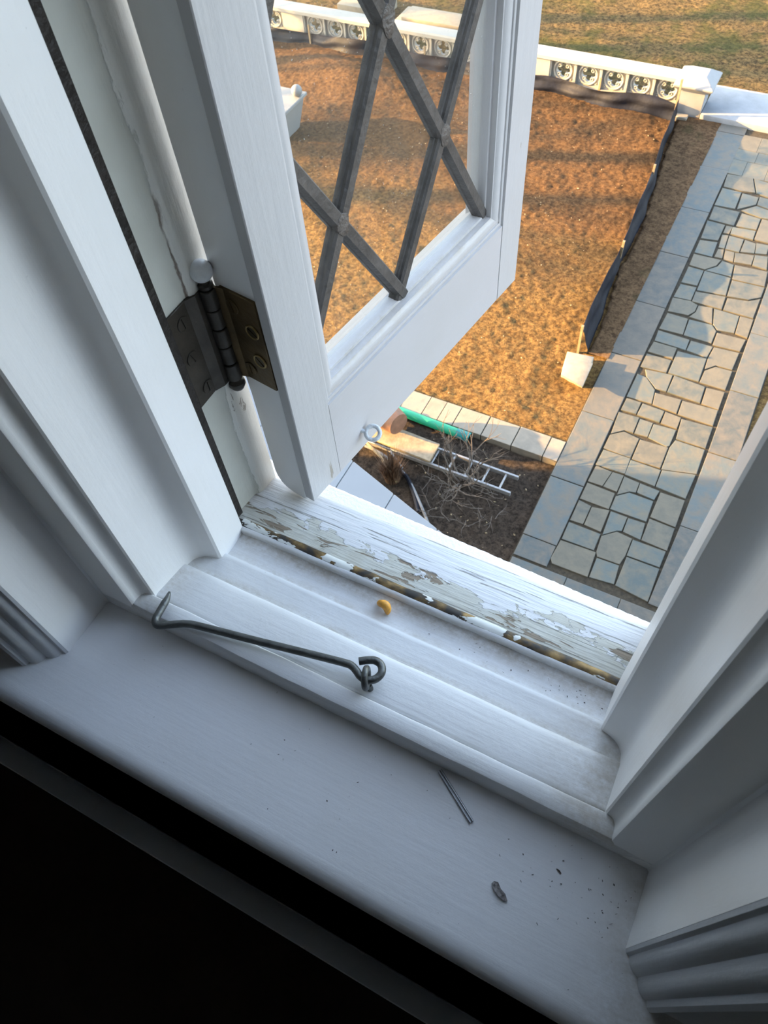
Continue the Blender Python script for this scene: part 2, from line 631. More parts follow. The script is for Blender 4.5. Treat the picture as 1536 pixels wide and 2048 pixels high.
LAWN = lawn_mat('dormant_lawn', (0.225, 0.140, 0.050), (0.090, 0.051, 0.020), (0.075, 0.070, 0.020), 0.58, 1.0, 0.8, 0.09)
FARLAWN = lawn_mat('half_green_lawn', (0.185, 0.125, 0.050), (0.050, 0.036, 0.016), (0.075, 0.080, 0.022), 0.47, 0.7, 0.0, 0.14)
VERGE = lawn_mat('thin_brown_grass', (0.135, 0.082, 0.042), (0.062, 0.036, 0.018), (0.055, 0.052, 0.02), 0.56, 0.8)
SOIL = lawn_mat('dark_bed_soil', (0.06, 0.046, 0.034), (0.022, 0.017, 0.013), (0.03, 0.034, 0.016), 0.63)
JOINT = plain('mossy_joint_soil', (0.030, 0.024, 0.014), 0.95, 0, 0.5, 20, 0.6, 60)
FABRIC = plain('black_silt_fabric', (0.007, 0.008, 0.013), 0.6, 0, 0.4, 8, 0.5, 22, spec=0.2)
FABRIC2 = plain('grey_silt_fabric', (0.05, 0.05, 0.052), 0.6, 0, 0.4, 8, 0.5, 22)
STAKE = plain('pale_wood_stake', (0.22, 0.16, 0.09), 0.7, 0, 0.2, 20)
BALW = plain('white_balustrade_paint', (0.28, 0.27, 0.24), 0.6, 0, 0.05, 6, 0.25, 60)
PIERW = plain('white_pier_paint', (0.20, 0.20, 0.20), 0.6, 0, 0.05, 6, 0.2, 60)
SLABW = plain('painted_landing', (0.19, 0.205, 0.22), 0.7, 0, 0.12, 4, 0.4, 40)
BLOCKM = plain('tan_limestone', (0.22, 0.195, 0.15), 0.8, 0, 0.12, 10, 0.4, 60)
ALU = plain('dull_aluminium', (0.27, 0.275, 0.28), 0.5, 0.4, 0.15, 20)
PLANK = plain('weathered_plank', (0.22, 0.18, 0.12), 0.75, 0, 0.3, 9, 0.4, 30)
GREEN = plain('green_plastic', (0.012, 0.27, 0.14), 0.4, 0, 0.06, 6)
TEAL = plain('teal_plastic', (0.004, 0.16, 0.15), 0.4, 0, 0.06, 6)
TERRA = plain('terracotta', (0.19, 0.095, 0.055), 0.7, 0, 0.25, 7)
ROPE = plain('tan_rope', (0.26, 0.20, 0.115), 0.8, 0, 0.3, 30)
PIPE = plain('grey_pvc', (0.17, 0.17, 0.17), 0.5, 0, 0.1, 10)
BAMBOO = plain('bamboo', (0.21, 0.15, 0.075), 0.6, 0, 0.25, 14)
BARK = plain('grey_bark', (0.10, 0.082, 0.066), 0.85, 0, 0.3, 30)
DRYGR = plain('dry_reed_blades', (0.12, 0.066, 0.034), 0.8, 0, 0.45, 60)
ROOFP = plain('painted_metal_roof', (0.26, 0.27, 0.28), 0.55, 0, 0.05, 3)
DIRT = lawn_mat('turned_earth', (0.52, 0.30, 0.14), (0.20, 0.11, 0.05), (0.16, 0.14, 0.05), 0.75)

# outlines of the flagstones near the house (m)
STONES = [
    [[-0.916,7.504],[-0.676,7.508],[-0.625,7.842],[-0.897,7.862]],
    [[-0.665,7.507],[-0.439,7.495],[-0.436,7.851],[-0.618,7.845]],
    [[-0.918,7.137],[-0.447,7.129],[-0.455,7.46],[-0.913,7.483]],
    [[-0.919,6.689],[-0.714,6.7],[-0.712,7.074],[-0.919,7.109]],
    [[-0.699,6.699],[-0.428,6.677],[-0.432,7.117],[-0.699,7.066]],
    [[-0.921,6.318],[-0.416,6.326],[-0.417,6.644],[-0.923,6.655]],
    [[-0.952,5.925],[-0.903,5.848],[-0.351,5.852],[-0.375,6.307],[-0.925,6.291]],
    [[-0.39,6.643],[-0.217,6.801],[-0.147,6.829],[-0.147,7.108],[-0.41,7.111]],
    [[-0.129,6.822],[0.151,6.793],[0.129,7.113],[-0.135,7.101]],
    [[-0.379,6.318],[-0.339,6.242],[0.001,6.254],[0.035,6.442],[0.034,6.764],[-0.21,6.791],[-0.398,6.619]],
    [[-0.42,7.448],[-0.264,7.581],[-0.166,7.604],[-0.171,7.812],[-0.424,7.837]],
    [[-0.156,7.609],[0.128,7.584],[0.155,7.787],[-0.162,7.808]],
    [[-0.433,7.144],[0.135,7.147],[0.124,7.563],[-0.26,7.569],[-0.431,7.416]],
    [[0.161,7.251],[0.556,7.226],[0.552,7.771],[0.173,7.768]],
    [[0.161,6.793],[0.558,6.77],[0.553,7.206],[0.162,7.225]],
    [[0.046,6.443],[0.54,6.449],[0.547,6.752],[0.045,6.749]],
    [[-0.334,5.861],[0.03,5.901],[0.001,6.237],[-0.338,6.225]],
    [[0.049,5.891],[0.546,5.83],[0.543,6.426],[0.052,6.425]],
    [[-0.429,7.875],[0.063,7.842],[0.06,8.192],[-0.434,8.198]],
    [[0.074,7.841],[0.553,7.807],[0.577,8.329],[0.074,8.199]],
    [[-0.911,7.873],[-0.427,7.884],[-0.441,8.224],[-0.893,8.225]],
    [[-0.905,8.249],[-0.445,8.236],[-0.436,8.68],[-0.703,8.728],[-0.896,8.57]],
    [[-0.424,8.217],[0.04,8.226],[0.04,8.692],[-0.422,8.669]],
    [[0.054,8.698],[0.059,8.212],[0.587,8.348],[0.579,8.883],[0.1,8.89]],
    [[-0.89,8.588],[-0.709,8.746],[-0.561,8.752],[-0.567,9.114],[-0.916,9.1]],
    [[-0.545,8.753],[-0.325,8.767],[-0.33,9.096],[-0.553,9.102]],
    [[-0.316,8.765],[0.012,8.694],[0.046,8.725],[0.054,9.105],[-0.316,9.084]],
    [[0.1,8.914],[0.58,8.913],[0.575,9.401],[0.065,9.373]],
    [[-0.217,9.137],[0.056,9.128],[0.055,9.393],[-0.215,9.42]],
    [[-0.625,9.158],[-0.237,9.15],[-0.231,9.422],[-0.611,9.444]],
    [[-0.9,9.155],[-0.639,9.167],[-0.637,9.455],[-0.89,9.456]],
    [[-0.456,9.488],[-0.037,9.452],[-0.045,9.784],[-0.492,9.764]],
    [[-0.018,9.445],[0.572,9.43],[0.565,9.8],[-0.027,9.775]],
    [[-0.313,9.86],[0.253,9.836],[0.238,10.236],[-0.308,10.285]],
    [[0.276,9.83],[0.566,9.816],[0.564,10.249],[0.262,10.23]],
    [[0.122,10.3],[0.563,10.298],[0.565,10.781],[0.281,10.775],[0.132,10.607]],
    [[-0.727,10.059],[-0.502,9.852],[-0.325,9.864],[-0.33,10.285],[-0.801,10.231]],
    [[-0.901,9.484],[-0.47,9.497],[-0.509,9.822],[-0.729,10.052],[-0.892,10.071]],
    [[-0.888,10.664],[-0.439,10.66],[-0.444,10.946],[-0.861,10.951]],
    [[-0.897,10.258],[-0.446,10.292],[-0.447,10.621],[-0.886,10.619]],
    [[-0.42,10.303],[0.108,10.311],[0.094,10.907],[-0.414,10.888]],
    [[-0.858,10.982],[-0.432,10.969],[-0.29,10.96],[-0.297,11.244],[-0.87,11.269]],
    [[-0.28,10.965],[0.09,10.926],[0.121,11.235],[-0.271,11.236]],
    [[0.108,10.906],[0.125,10.638],[0.275,10.8],[0.557,10.811],[0.572,11.266],[0.137,11.235]],
    [[0.1,11.273],[0.572,11.301],[0.6,11.633],[0.096,11.614]],
    [[-0.869,11.308],[-0.438,11.324],[-0.464,11.767],[-0.846,11.779]],
    [[-0.426,11.319],[0.074,11.309],[0.078,11.643],[-0.033,11.779],[-0.441,11.76]],
    [[-0.855,11.825],[-0.488,11.856],[-0.401,12.003],[-0.399,12.195],[-0.552,12.256],[-0.875,12.225]],
    [[-0.389,11.995],[-0.462,11.824],[-0.039,11.802],[-0.136,12.23],[-0.383,12.192]],
    [[-0.024,11.809],[0.084,11.678],[0.21,11.7],[0.375,11.724],[0.355,12.201],[0.044,12.217],[-0.102,12.221]],
    [[0.392,11.715],[0.61,11.683],[0.602,12.202],[0.37,12.201]],
    [[0.051,12.246],[0.594,12.238],[0.598,12.807],[0.414,12.661],[0.045,12.599]],
    [[0.025,12.638],[0.407,12.692],[0.599,12.848],[0.601,13.145],[0.005,13.121]],
    [[-0.521,12.6],[0.006,12.657],[-0.031,13.184],[-0.53,13.201]],
    [[-0.526,12.253],[0.026,12.249],[0.013,12.619],[-0.53,12.551]],
    [[-0.867,12.252],[-0.543,12.277],[-0.546,12.677],[-0.842,12.654]],
    [[-0.845,12.706],[-0.546,12.719],[-0.544,13.195],[-0.838,13.207]],
    [[-0.838,13.251],[-0.537,13.23],[-0.36,13.432],[-0.32,13.626],[-0.846,13.612]],
    [[-0.344,13.413],[-0.523,13.218],[-0.035,13.218],[-0.067,13.584],[-0.292,13.619]],
    [[0.002,13.152],[0.595,13.177],[0.559,13.622],[-0.05,13.584]],
    [[-0.845,13.669],[-0.5,13.662],[-0.513,14.142],[-0.847,14.089]],
    [[-0.843,14.137],[-0.519,14.185],[-0.51,14.73],[-0.867,14.745]],
    [[-0.486,14.463],[-0.371,14.479],[-0.359,14.729],[-0.484,14.717]],
    [[-0.456,13.982],[-0.347,13.989],[-0.371,14.429],[-0.488,14.404]],
    [[-0.464,13.677],[-0.313,13.684],[-0.349,13.969],[-0.453,13.945]],
    [[-0.333,13.995],[-0.063,13.994],[-0.069,14.418],[-0.354,14.436]],
    [[-0.047,14.008],[0.21,14.07],[0.171,14.375],[-0.045,14.412]],
    [[-0.285,13.659],[-0.101,13.662],[-0.141,13.954],[-0.317,13.956]],
    [[-0.086,13.661],[0.234,13.699],[0.224,14.008],[-0.129,13.948]],
    [[-0.306,14.774],[0.088,14.805],[0.088,15.191],[-0.296,15.237]],
    [[-0.351,14.488],[0.096,14.47],[0.086,14.765],[-0.361,14.72]],
    [[0.114,14.485],[0.443,14.475],[0.292,15.194],[0.114,15.193]],
    [[0.222,14.075],[0.431,14.124],[0.412,14.417],[0.177,14.396]],
    [[0.25,13.698],[0.527,13.67],[0.465,14.064],[0.233,14.023]],
    [[-0.851,14.792],[-0.347,14.773],[-0.344,15.259],[-0.858,15.261]],
    [[-0.865,15.309],[-0.454,15.329],[-0.461,15.936],[-0.856,15.95]],
    [[-0.415,15.337],[-0.098,15.63],[-0.104,15.888],[-0.438,15.915]],
    [[-0.081,15.625],[0.216,15.559],[0.144,15.903],[-0.087,15.916]],
    [[0.096,15.226],[0.282,15.242],[0.224,15.522],[-0.083,15.583],[-0.331,15.317]],
    [[-0.851,15.996],[-0.47,15.975],[-0.201,16.018],[-0.359,16.52],[-0.881,16.469]],
    [[-0.179,16.019],[0.136,15.942],[0.029,16.455],[-0.333,16.508]],
]

# ------------------------------------------------------------------ the room and the house
def struct(name, mb, mat, **k):
    return mb.build(name, mat, kind='structure', **k)


XL, XR = -3.2, 2.6
FZ = CZ - H - 0.78
struct('wall_front', MB().box((XL, 0.142 * H, FZ), (-0.697 * H, 0.575 * H, CZ + 1.3))
       .box((0.188 * H, 0.142 * H, FZ), (XR, 0.575 * H, CZ + 1.3))
       .box((-0.697 * H, 0.142 * H, FZ), (0.188 * H, 0.50 * H, CZ - 1.09 * H))
       .box((-0.697 * H, 0.142 * H, CZ + 0.955 * H), (0.188 * H, 0.575 * H, CZ + 1.3)), WALLIN)
struct('wall_left', MB().box((XL - 0.1, -4.2, FZ), (XL, 0.31, CZ + 1.3)), WALLIN)
struct('wall_right', MB().box((XR, -4.2, FZ), (XR + 0.1, 0.31, CZ + 1.3)), WALLIN)
# unseen window added in the back wall to fill the room with light
wx0, wx1, wz0, wz1 = -0.50, 0.05, CZ + 0.05, CZ + 0.95
struct('wall_back', MB().box((XL, -4.3, FZ), (wx0, -4.2, CZ + 1.3)).box((wx1, -4.3, FZ), (XR, -4.2, CZ + 1.3))
       .box((wx0, -4.3, FZ), (wx1, -4.2, wz0)).box((wx0, -4.3, wz1), (wx1, -4.2, CZ + 1.3)), WALLIN)
w2 = empty('fill_window', ((wx0 + wx1) / 2, -4.25, wz0), kind='structure')
for t in (0, 0.5, 1):
    xx = wx0 + (wx1 - wx0) * t
    MB().box((xx - 0.03, -4.28, wz0), (xx + 0.03, -4.22, wz1)).build('mullion', CASING, w2)
for zz in (wz0, wz1):
    MB().box((wx0, -4.28, zz - 0.03), (wx1, -4.22, zz + 0.03)).build('frame_rail', CASING, w2)
MB().box((wx0, -4.252, wz0), (wx1, -4.248, wz1)).build('glass_pane', GLASS, w2)
struct('ceiling', MB().box((XL - 0.1, -4.3, CZ + 1.3), (XR + 0.1, 0.31, CZ + 1.4)), WALLIN)
struct('floor', MB().box((XL - 0.1, -4.3, FZ - 0.1), (XR + 0.1, 0.31, FZ)), DARKWOOD)
# facade around and below the room, and the wing that throws the long shadow over the terrace
struct('wall_outer', MB().box((-10.0, 0.32, 0), (XL - 0.1, 0.575 * H, 15.5)).box((XR + 0.1, 0.10, 0), (14.0, 0.575 * H, 15.5))
       .box((XL - 0.1, 0.05, 0), (XR + 0.1, 0.575 * H, FZ - 0.1)).box((XL - 0.1, 0.05, CZ + 1.4), (XR + 0.1, 0.575 * H, 15.5)), FACADE)
struct('wall_wing', MB().box((-16.0, -1.0, 0), (-10.0, 2.58, 17.0)), FACADE)

# ------------------------------------------------------------------ window frame
win = empty('window_1', P(0, 0, -1.0), kind='structure')


def side(left):
    k = 1.0 if left else 0.85
    return (lambda p, z: P(-0.667 + p[0], p[1], z)) if left else (lambda p, z: P(0.158 - p[0] * k, p[1], z))


CAS = [(-0.26, 0.112), (-0.058, 0.112), (-0.054, 0.107), (-0.048, 0.105), (-0.043, 0.108), (-0.041, 0.114), (-0.036, 0.1145),
       (-0.030, 0.118), (-0.026, 0.124), (-0.024, 0.131), (-0.018, 0.1325), (-0.013, 0.1355), (-0.009, 0.140),
       (-0.007, 0.1465), (-0.002, 0.148), (-0.0002, 0.1518), (-0.006, 0.1515), (-0.006, 0.175), (-0.26, 0.175)]
JAMB = [(-0.02, 0.160), (0.0, 0.152), (0.0, 0.240), (0.003, 0.243), (0.058, 0.243), (0.0625, 0.2445), (0.0645, 0.248), (0.0645, 0.252),
        (0.0650, 0.257), (0.0665, 0.262), (0.070, 0.2665), (0.075, 0.269), (0.080, 0.2695), (0.0825, 0.272),
        (0.0825, 0.335), (0.083, 0.345), (0.0855, 0.354), (0.091, 0.361), (0.099, 0.3665), (0.109, 0.370), (0.121, 0.3725),
        (0.124, 0.376), (0.124, 0.4345), (0.1225, 0.436), (0.100, 0.4360), (0.06, 0.436), (-0.02, 0.436)]
OUTER = [(-0.02, 0.4362), (0.100, 0.4362), (0.1005, 0.500), (0.102, 0.506), (0.1055, 0.510), (0.1072, 0.514), (0.1072, 0.551),
         (0.1055, 0.5545), (0.098, 0.5555), (-0.02, 0.555)]
for left in (True, False):
    f = side(left)
    for nm, prof, mt in (('casing', CAS, CASING), ('jamb', JAMB, PZ), ('outer_jamb', OUTER, PZW)):
        MB().prism(prof, f, -1.06 if nm != 'casing' else -1.0, 0.95, 1).build(nm, mt, win, smooth=True, angle=32)
    MB().prism([(0.1002, 0.437), (0.1060, 0.438), (0.1060, 0.4610), (0.1002, 0.4625)], f, -1.02, 0.93).build('jamb_weatherstrip', DARKSTRIP, win)


def wob(p, x, amp, freq, seed):
    return amp * (math.sin(x * freq + seed) * 0.6 + math.sin(x * freq * 2.7 + seed * 2.1) * 0.4)


def sweep_x(poly, x0, x1, steps, amp=0.0, freq=24.0):
    def fn(p, x):
        return P(x, p[0] + wob(p, x, amp, freq, p[0] * 90), p[1] + wob(p, x, amp, freq * 1.3, p[1] * 70))
    return MB().prism(poly, fn, x0, x1, steps)


STOOL = [(0.243, -1.052), (0.082, -1.052), (0.070, -1.050), (0.060, -1.044), (0.054, -1.034), (0.052, -1.023), (0.054, -1.012),
         (0.0595, -1.0045), (0.068, -1.0008), (0.078, -1.0), (0.2445, -1.0)]
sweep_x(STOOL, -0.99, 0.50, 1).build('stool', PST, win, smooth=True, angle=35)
FRONT = [(0.2432, -1.02), (0.2425, -0.972), (0.2435, -0.963), (0.246, -0.9590), (0.2500, -0.9575), (0.2660, -0.9570), (0.2690, -0.9578),
         (0.2708, -0.9605), (0.2722, -0.9665), (0.2722, -1.02)]
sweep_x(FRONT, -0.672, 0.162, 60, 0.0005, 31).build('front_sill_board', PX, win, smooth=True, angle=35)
MID = [(0.2725, -1.03), (0.2725, -0.9665), (0.2745, -0.9648), (0.278, -0.964), (0.330, -0.9742), (0.3365, -0.9757), (0.3395, -0.9777),
       (0.3415, -0.9812), (0.3425, -0.9845), (0.346, -0.9850), (0.378, -0.9842), (0.3830, -0.9847), (0.3855, -0.9868), (0.3868, -0.9910),
       (0.390, -0.9935), (0.405, -0.9942), (0.424, -0.9928), (0.4290, -0.9910), (0.4310, -1.03)]
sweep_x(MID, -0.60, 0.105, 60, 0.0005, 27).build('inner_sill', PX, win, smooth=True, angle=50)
sweep_x([(0.4290, -1.03), (0.4293, -0.9830), (0.4315, -0.9805), (0.436, -0.9800), (0.4375, -1.03)], -0.565, 0.075, 50, 0.0005, 40).build('strip_lip', PX, win, smooth=True, angle=50)
sweep_x([(0.4362, -1.03), (0.4362, -0.9800), (0.440, -0.9785), (0.446, -0.9787), (0.4490, -0.9810), (0.4492, -1.03)], -0.548, 0.062, 50, 0.0007, 60).build(
    'sill_weatherstrip', BRONZE, win, smooth=True, angle=50, label='bronze strip showing through flaked paint')
sweep_x([(0.4490, -1.05), (0.4490, -0.9868), (0.4530, -0.9862), (0.543, -1.0020), (0.5495, -1.0040), (0.5520, -1.0075), (0.5525, -1.05)],
        -0.60, 0.105, 60, 0.0006, 22).build('outer_sill', WSILL, win, smooth=True, angle=50)
# rough white exterior sill of the wall below the frame
def stone_fn(p, x):
    j = (rnd.random() - 0.5) * 0.0012
    e = 0.5925 - 0.0215 * (x + 0.5) / 0.6
    return P(x, p[0] * (e - 0.5) + 0.5 + (j if p[0] > 0.9 else 0), p[1] + (rnd.random() - 0.5) * 0.0006)


MB().prism([(0.30, -1.09), (0.30, -1.027), (0.7, -1.0275), (0.93, -1.0285), (0.985, -1.0300), (1.0, -1.0345), (1.0, -1.09)], stone_fn, -0.62, 0.16, 150).build(
    'stone_sill', STONE_SILL, win, smooth=True, angle=60)
HEAD = [(p[0], p[1]) for p in JAMB]
MB().prism(HEAD, lambda p, x: P(x, p[1], 0.945 - p[0]), -0.69, 0.18).build('head', PX, win, smooth=True, angle=32)
MB().prism(OUTER, lambda p, x: P(x, p[1], 0.945 - p[0]), -0.69, 0.18).build('outer_head', PX, win, smooth=True, angle=32)
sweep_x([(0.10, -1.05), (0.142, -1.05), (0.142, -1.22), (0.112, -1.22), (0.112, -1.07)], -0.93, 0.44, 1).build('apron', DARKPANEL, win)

# cover below the stool: a rail with a deep slot behind it
rc = empty('radiator_cover', P(-0.25, 0.03, -1.5) [:2] + (FZ,), label='dark radiator cover in the shadow below the window stool', cat='radiator cover')
MB().box(P(-2.4, -0.0225, -1.56), P(2.0, 0.0215, -1.5)).build('top_rail', COVERM, rc, bevel=0.004)
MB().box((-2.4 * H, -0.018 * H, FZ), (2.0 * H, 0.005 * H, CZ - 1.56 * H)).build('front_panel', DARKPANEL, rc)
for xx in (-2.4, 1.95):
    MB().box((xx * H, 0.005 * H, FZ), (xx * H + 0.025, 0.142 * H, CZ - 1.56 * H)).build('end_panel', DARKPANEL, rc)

# ------------------------------------------------------------------ the open sash
ANG = math.radians(81.3)
U = Vector((math.cos(ANG), math.sin(ANG), 0))
Wv = Vector((-math.sin(ANG), math.cos(ANG), 0))
C0 = Vector((-0.4655, 0.5245, 0))


def SL(s, y, z):
    v = C0 + U * s + Wv * y
    return P(v.x, v.y, z)


sash = empty('casement_sash', SL(0, 0, -0.982), ANG, 'white wooden casement sash swung open on its hinge, glazed with leaded diamonds', 'window sash')
ZB, ZT = -0.982, 0.845
zprism = lambda prof, z0, z1: MB().prism(prof, lambda p, z: SL(p[0], p[1], z), z0, z1)
HST = [(0.0, 0.0012), (0.0012, 0.0), (0.0690, 0.0), (0.0697, 0.0042), (0.0715, 0.0034), (0.0740, 0.0032), (0.0762, 0.0040), (0.0768, 0.0062), (0.081, 0.0052), (0.086, 0.0058), (0.0905, 0.0074), (0.0935, 0.0100), (0.095, 0.0105), (0.096, 0.020), (0.100, 0.0205), (0.104, 0.030), (0.104, 0.040),
       (0.092, 0.062), (0.069, 0.070), (0.0045, 0.070), (0.0045, 0.0185), (0.0, 0.0165)]
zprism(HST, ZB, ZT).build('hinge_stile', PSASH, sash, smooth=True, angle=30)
# outer leaf of the hinge stile, which hangs lower than the inner lip and is rounded off at its foot
foot = [(0.0185, ZT), (0.0185, -0.9955), (0.024, -0.9985), (0.050, -0.9980), (0.062, -0.9945), (0.071, -0.987), (0.0775, -0.974), (0.080, -0.960), (0.0805, -0.78), (0.0875, -0.60), (0.0875, ZT)]
MB().prism(foot, lambda p, s: SL(s, p[0], p[1]), 0.003, 0.0685).build('stile_rebate', PZ, sash, bevel=0.0009, segs=1, angle=50)
LST = [(0.622, 0.0012), (0.6208, 0.0), (0.5560, 0.0), (0.5553, 0.0042), (0.5535, 0.0034), (0.5510, 0.0032), (0.5488, 0.0040), (0.5482, 0.0062), (0.544, 0.0052), (0.539, 0.0058), (0.5345, 0.0074), (0.5320, 0.0100), (0.530, 0.0105), (0.529, 0.020), (0.525, 0.0205), (0.521, 0.030), (0.521, 0.040),
       (0.533, 0.062), (0.555, 0.070), (0.6175, 0.070), (0.6175, 0.0165), (0.622, 0.015)]
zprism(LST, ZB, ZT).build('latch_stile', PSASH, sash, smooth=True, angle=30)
MB().prism([(0.0185, ZT), (0.0185, -0.995), (0.06, -0.994), (0.077, -0.97), (0.077, ZT)], lambda p, s: SL(s, p[0], p[1]), 0.585, 0.6265).build('stile_rebate', PZ, sash, bevel=0.0008, segs=1, angle=50)
RAILP = [(0.0003, ZB), (0.0003, -0.8215), (0.0042, -0.8207), (0.0034, -0.8190), (0.0032, -0.8165), (0.0040, -0.8143), (0.0062, -0.8137), (0.0052, -0.8095), (0.0058, -0.8045), (0.0074, -0.8000), (0.0100, -0.7970), (0.0105, -0.7945), (0.020, -0.7930), (0.0205, -0.7890), (0.030, -0.7850), (0.040, -0.7850),
         (0.060, -0.805), (0.077, -0.815), (0.077, -0.995), (0.0185, -0.997), (0.0185, ZB)]
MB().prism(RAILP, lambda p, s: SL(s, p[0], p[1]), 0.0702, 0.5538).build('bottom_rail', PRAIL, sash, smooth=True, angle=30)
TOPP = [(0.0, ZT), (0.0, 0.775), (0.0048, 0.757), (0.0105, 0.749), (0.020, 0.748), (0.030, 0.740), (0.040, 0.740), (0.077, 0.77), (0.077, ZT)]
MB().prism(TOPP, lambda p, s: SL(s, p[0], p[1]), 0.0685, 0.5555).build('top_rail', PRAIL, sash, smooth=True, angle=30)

# diamond panes and lead cames
GS0, GS1, GZ0, GZ1 = 0.098, 0.527, -0.792, 0.747
LS, LZ, DS, DZ = 0.288, -0.780, 0.116, 0.190


def clip(poly):
    for ax, lim, sg in ((0, GS0, 1), (0, GS1, -1), (1, GZ0, 1), (1, GZ1, -1)):
        out = []
        for i in range(len(poly)):
            a, b = poly[i], poly[(i + 1) % len(poly)]
            ia, ib = sg * (a[ax] - lim) >= 0, sg * (b[ax] - lim) >= 0
            if ia:
                out.append(a)
            if ia != ib:
                t = (lim - a[ax]) / (b[ax] - a[ax])
                out.append((a[0] + t * (b[0] - a[0]), a[1] + t * (b[1] - a[1])))
        poly = out
        if not poly:
            return []
    return poly


for j in range(-1, 10):
    for i in range(-3, 4):
        if (i + j) % 2 == 0:
            continue
        cs, cz = LS + i * DS, LZ + j * DZ
        pl = clip([(cs - DS, cz), (cs, cz - DZ), (cs + DS, cz), (cs, cz + DZ)])
        if len(pl) >= 3:
            area = 0.5 * abs(sum(pl[k][0] * pl[(k + 1) % len(pl)][1] - pl[(k + 1) % len(pl)][0] * pl[k][1] for k in range(len(pl))))
            if area > 1e-4:
                MB().prism(pl, lambda p, y: SL(p[0], y, p[1]), 0.0315, 0.0345).build('glass_pane', GLASS, sash)


def came(s0, z0, s1, z1, deep):
    d = Vector((s1 - s0, z1 - z0))
    d.normalize()
    n = Vector((-d.y, d.x))
    e = 0.001 if deep else 0.0
    sec = [(-0.0118, 0.0355), (-0.0118, 0.0290), (-0.0102, 0.0275), (-0.0096, 0.0235), (-0.0078, 0.0205 + e), (-0.0066, 0.0190 + e), (0.0066, 0.0190 + e),
           (0.0078, 0.0205 + e), (0.0096, 0.0235), (0.0102, 0.0275), (0.0118, 0.0290), (0.0118, 0.0355)]

    def fn(p, t):
        a = Vector((s0 + (s1 - s0) * t, z0 + (z1 - z0) * t)) + n * p[0]
        return SL(a.x, p[1], a.y)
    MB().prism(sec, fn, 0, 1).build('lead_came', LEAD, sash, smooth=True, angle=25)


sl = DZ / DS
for k in range(-2, 8):
    for sg in (1, -1):
        # z = LZ + sg*sl*(s-LS) + 2*DZ*k
        fz = lambda s: LZ + sg * sl * (s - LS) + 2 * DZ * k
        fs = lambda z: LS + (z - LZ - 2 * DZ * k) * sg / sl
        pts = []
        for s in (GS0, GS1):
            if GZ0 <= fz(s) <= GZ1:
                pts.append((s, fz(s)))
        for z in (GZ0, GZ1):
            if GS0 <= fs(z) <= GS1:
                pts.append((fs(z), z))
        if len(pts) >= 2 and math.hypot(pts[0][0] - pts[1][0], pts[0][1] - pts[1][1]) > 0.03:
            came(*pts[0], *pts[1], sg > 0)
for j in range(0, 9):
    for i in range(-2, 3):
        s, z = LS + i * DS, LZ + j * DZ
        if (i + j) % 2 == 0 and GS0 + 0.02 < s < GS1 - 0.02 and GZ0 + 0.02 < z < GZ1 - 0.02:
            pl = [(s + 0.0118 * math.cos(a) * (1.0 + 0.15 * math.sin(3 * a + i)), z + 0.0175 * math.sin(a) * (1.0 + 0.12 * math.cos(2 * a + j))) for a in [k * math.pi / 8 for k in range(16)]]
            MB().prism(pl, lambda p, y: SL(p[0], y, p[1]), 0.0184, 0.030).build('solder_joint', LEADJ, sash, bevel=0.0006, segs=2)

# screw eye on the bottom rail of the sash
ring_c = Vector(SL(0.1405, -0.0165, -0.9445))
base = Vector(SL(0.1330, 0.0, -0.9420))
tv = Vector(P(*(C0 + U * 0.1405))) - Vector((0, 0, CZ))
view = (Vector((0, 0, CZ)) - ring_c).normalized()
ax = (ring_c - base).normalized()
nrm = (view - ax * view.dot(ax)).normalized()
nrm = (nrm + view * 0.5).normalized()
eye = MB()
eye.torus(ring_c, nrm, 0.0113 * H, 0.0037 * H, 28, 10)
eye.tube([base - ax * 0.004, base, base.lerp(ring_c, 0.35)], [0.0036 * H] * 3, 10)
eye.build('screw_eye', RINGM, sash, smooth=True, angle=60, label='white painted ring for the hook')

# ------------------------------------------------------------------ hinge
hg = empty('butt_hinge', P(-0.5545, 0.528, -0.765), label='dark tarnished brass butt hinge with ball tips between jamb and sash', cat='hinge')
HZ0, HZ1 = -0.742, -0.589
leaf = MB().prism([(0.4630, HZ0), (0.5190, HZ0), (0.5190, HZ1), (0.4630, HZ1)], lambda p, x: P(x, p[0], p[1]), -0.5668, -0.5636)
leaf.build('jamb_leaf', HINGE_DARK, hg, bevel=0.0004, segs=1)
leaf = MB().prism([(0.0190, -0.7385), (0.0770, -0.7385), (0.0770, HZ1), (0.0190, HZ1)], lambda p, s: SL(s, p[0], p[1]), -0.0006, 0.0042)
leaf.build('sash_leaf', HINGE_BRASS, hg, bevel=0.0004, segs=1, label='browner brass leaf')
axis_xy = (-0.5535, 0.5285)
MB().prism([(0.500, -0.5668), (0.512, -0.5592), (0.5300, -0.5592), (0.5300, -0.5572), (0.5105, -0.5572), (0.497, -0.5636)], lambda p, z: P(p[1], p[0], z), HZ0, HZ1).build('leaf_web', HINGE_DARK, hg)
MB().prism([(0.0690, -0.0006), (0.0830, -0.006), (0.0830, -0.0035), (0.0690, 0.0042)], lambda p, z: SL(p[1], p[0], z), -0.7385, HZ1).build('leaf_web', HINGE_BRASS, hg)
seg = (HZ1 - HZ0) / 5
for k in range(5):
    z0, z1 = HZ0 + k * seg + 0.0008, HZ0 + (k + 1) * seg - 0.0008
    r = (0.0108 if k % 2 == 0 else 0.0100) * H
    MB().lathe([(r * 0.9, z0 * H), (r, z0 * H + 0.0006), (r, z1 * H - 0.0006), (r * 0.9, z1 * H)], (axis_xy[0] * H, axis_xy[1] * H, CZ), 20).build('knuckle', HINGE_DARK, hg, smooth=True)
ball = lambda zc, r, n=9: [(max(1e-4, r * math.sin(math.pi * i / n)), zc - r * math.cos(math.pi * i / n)) for i in range(n + 1)]
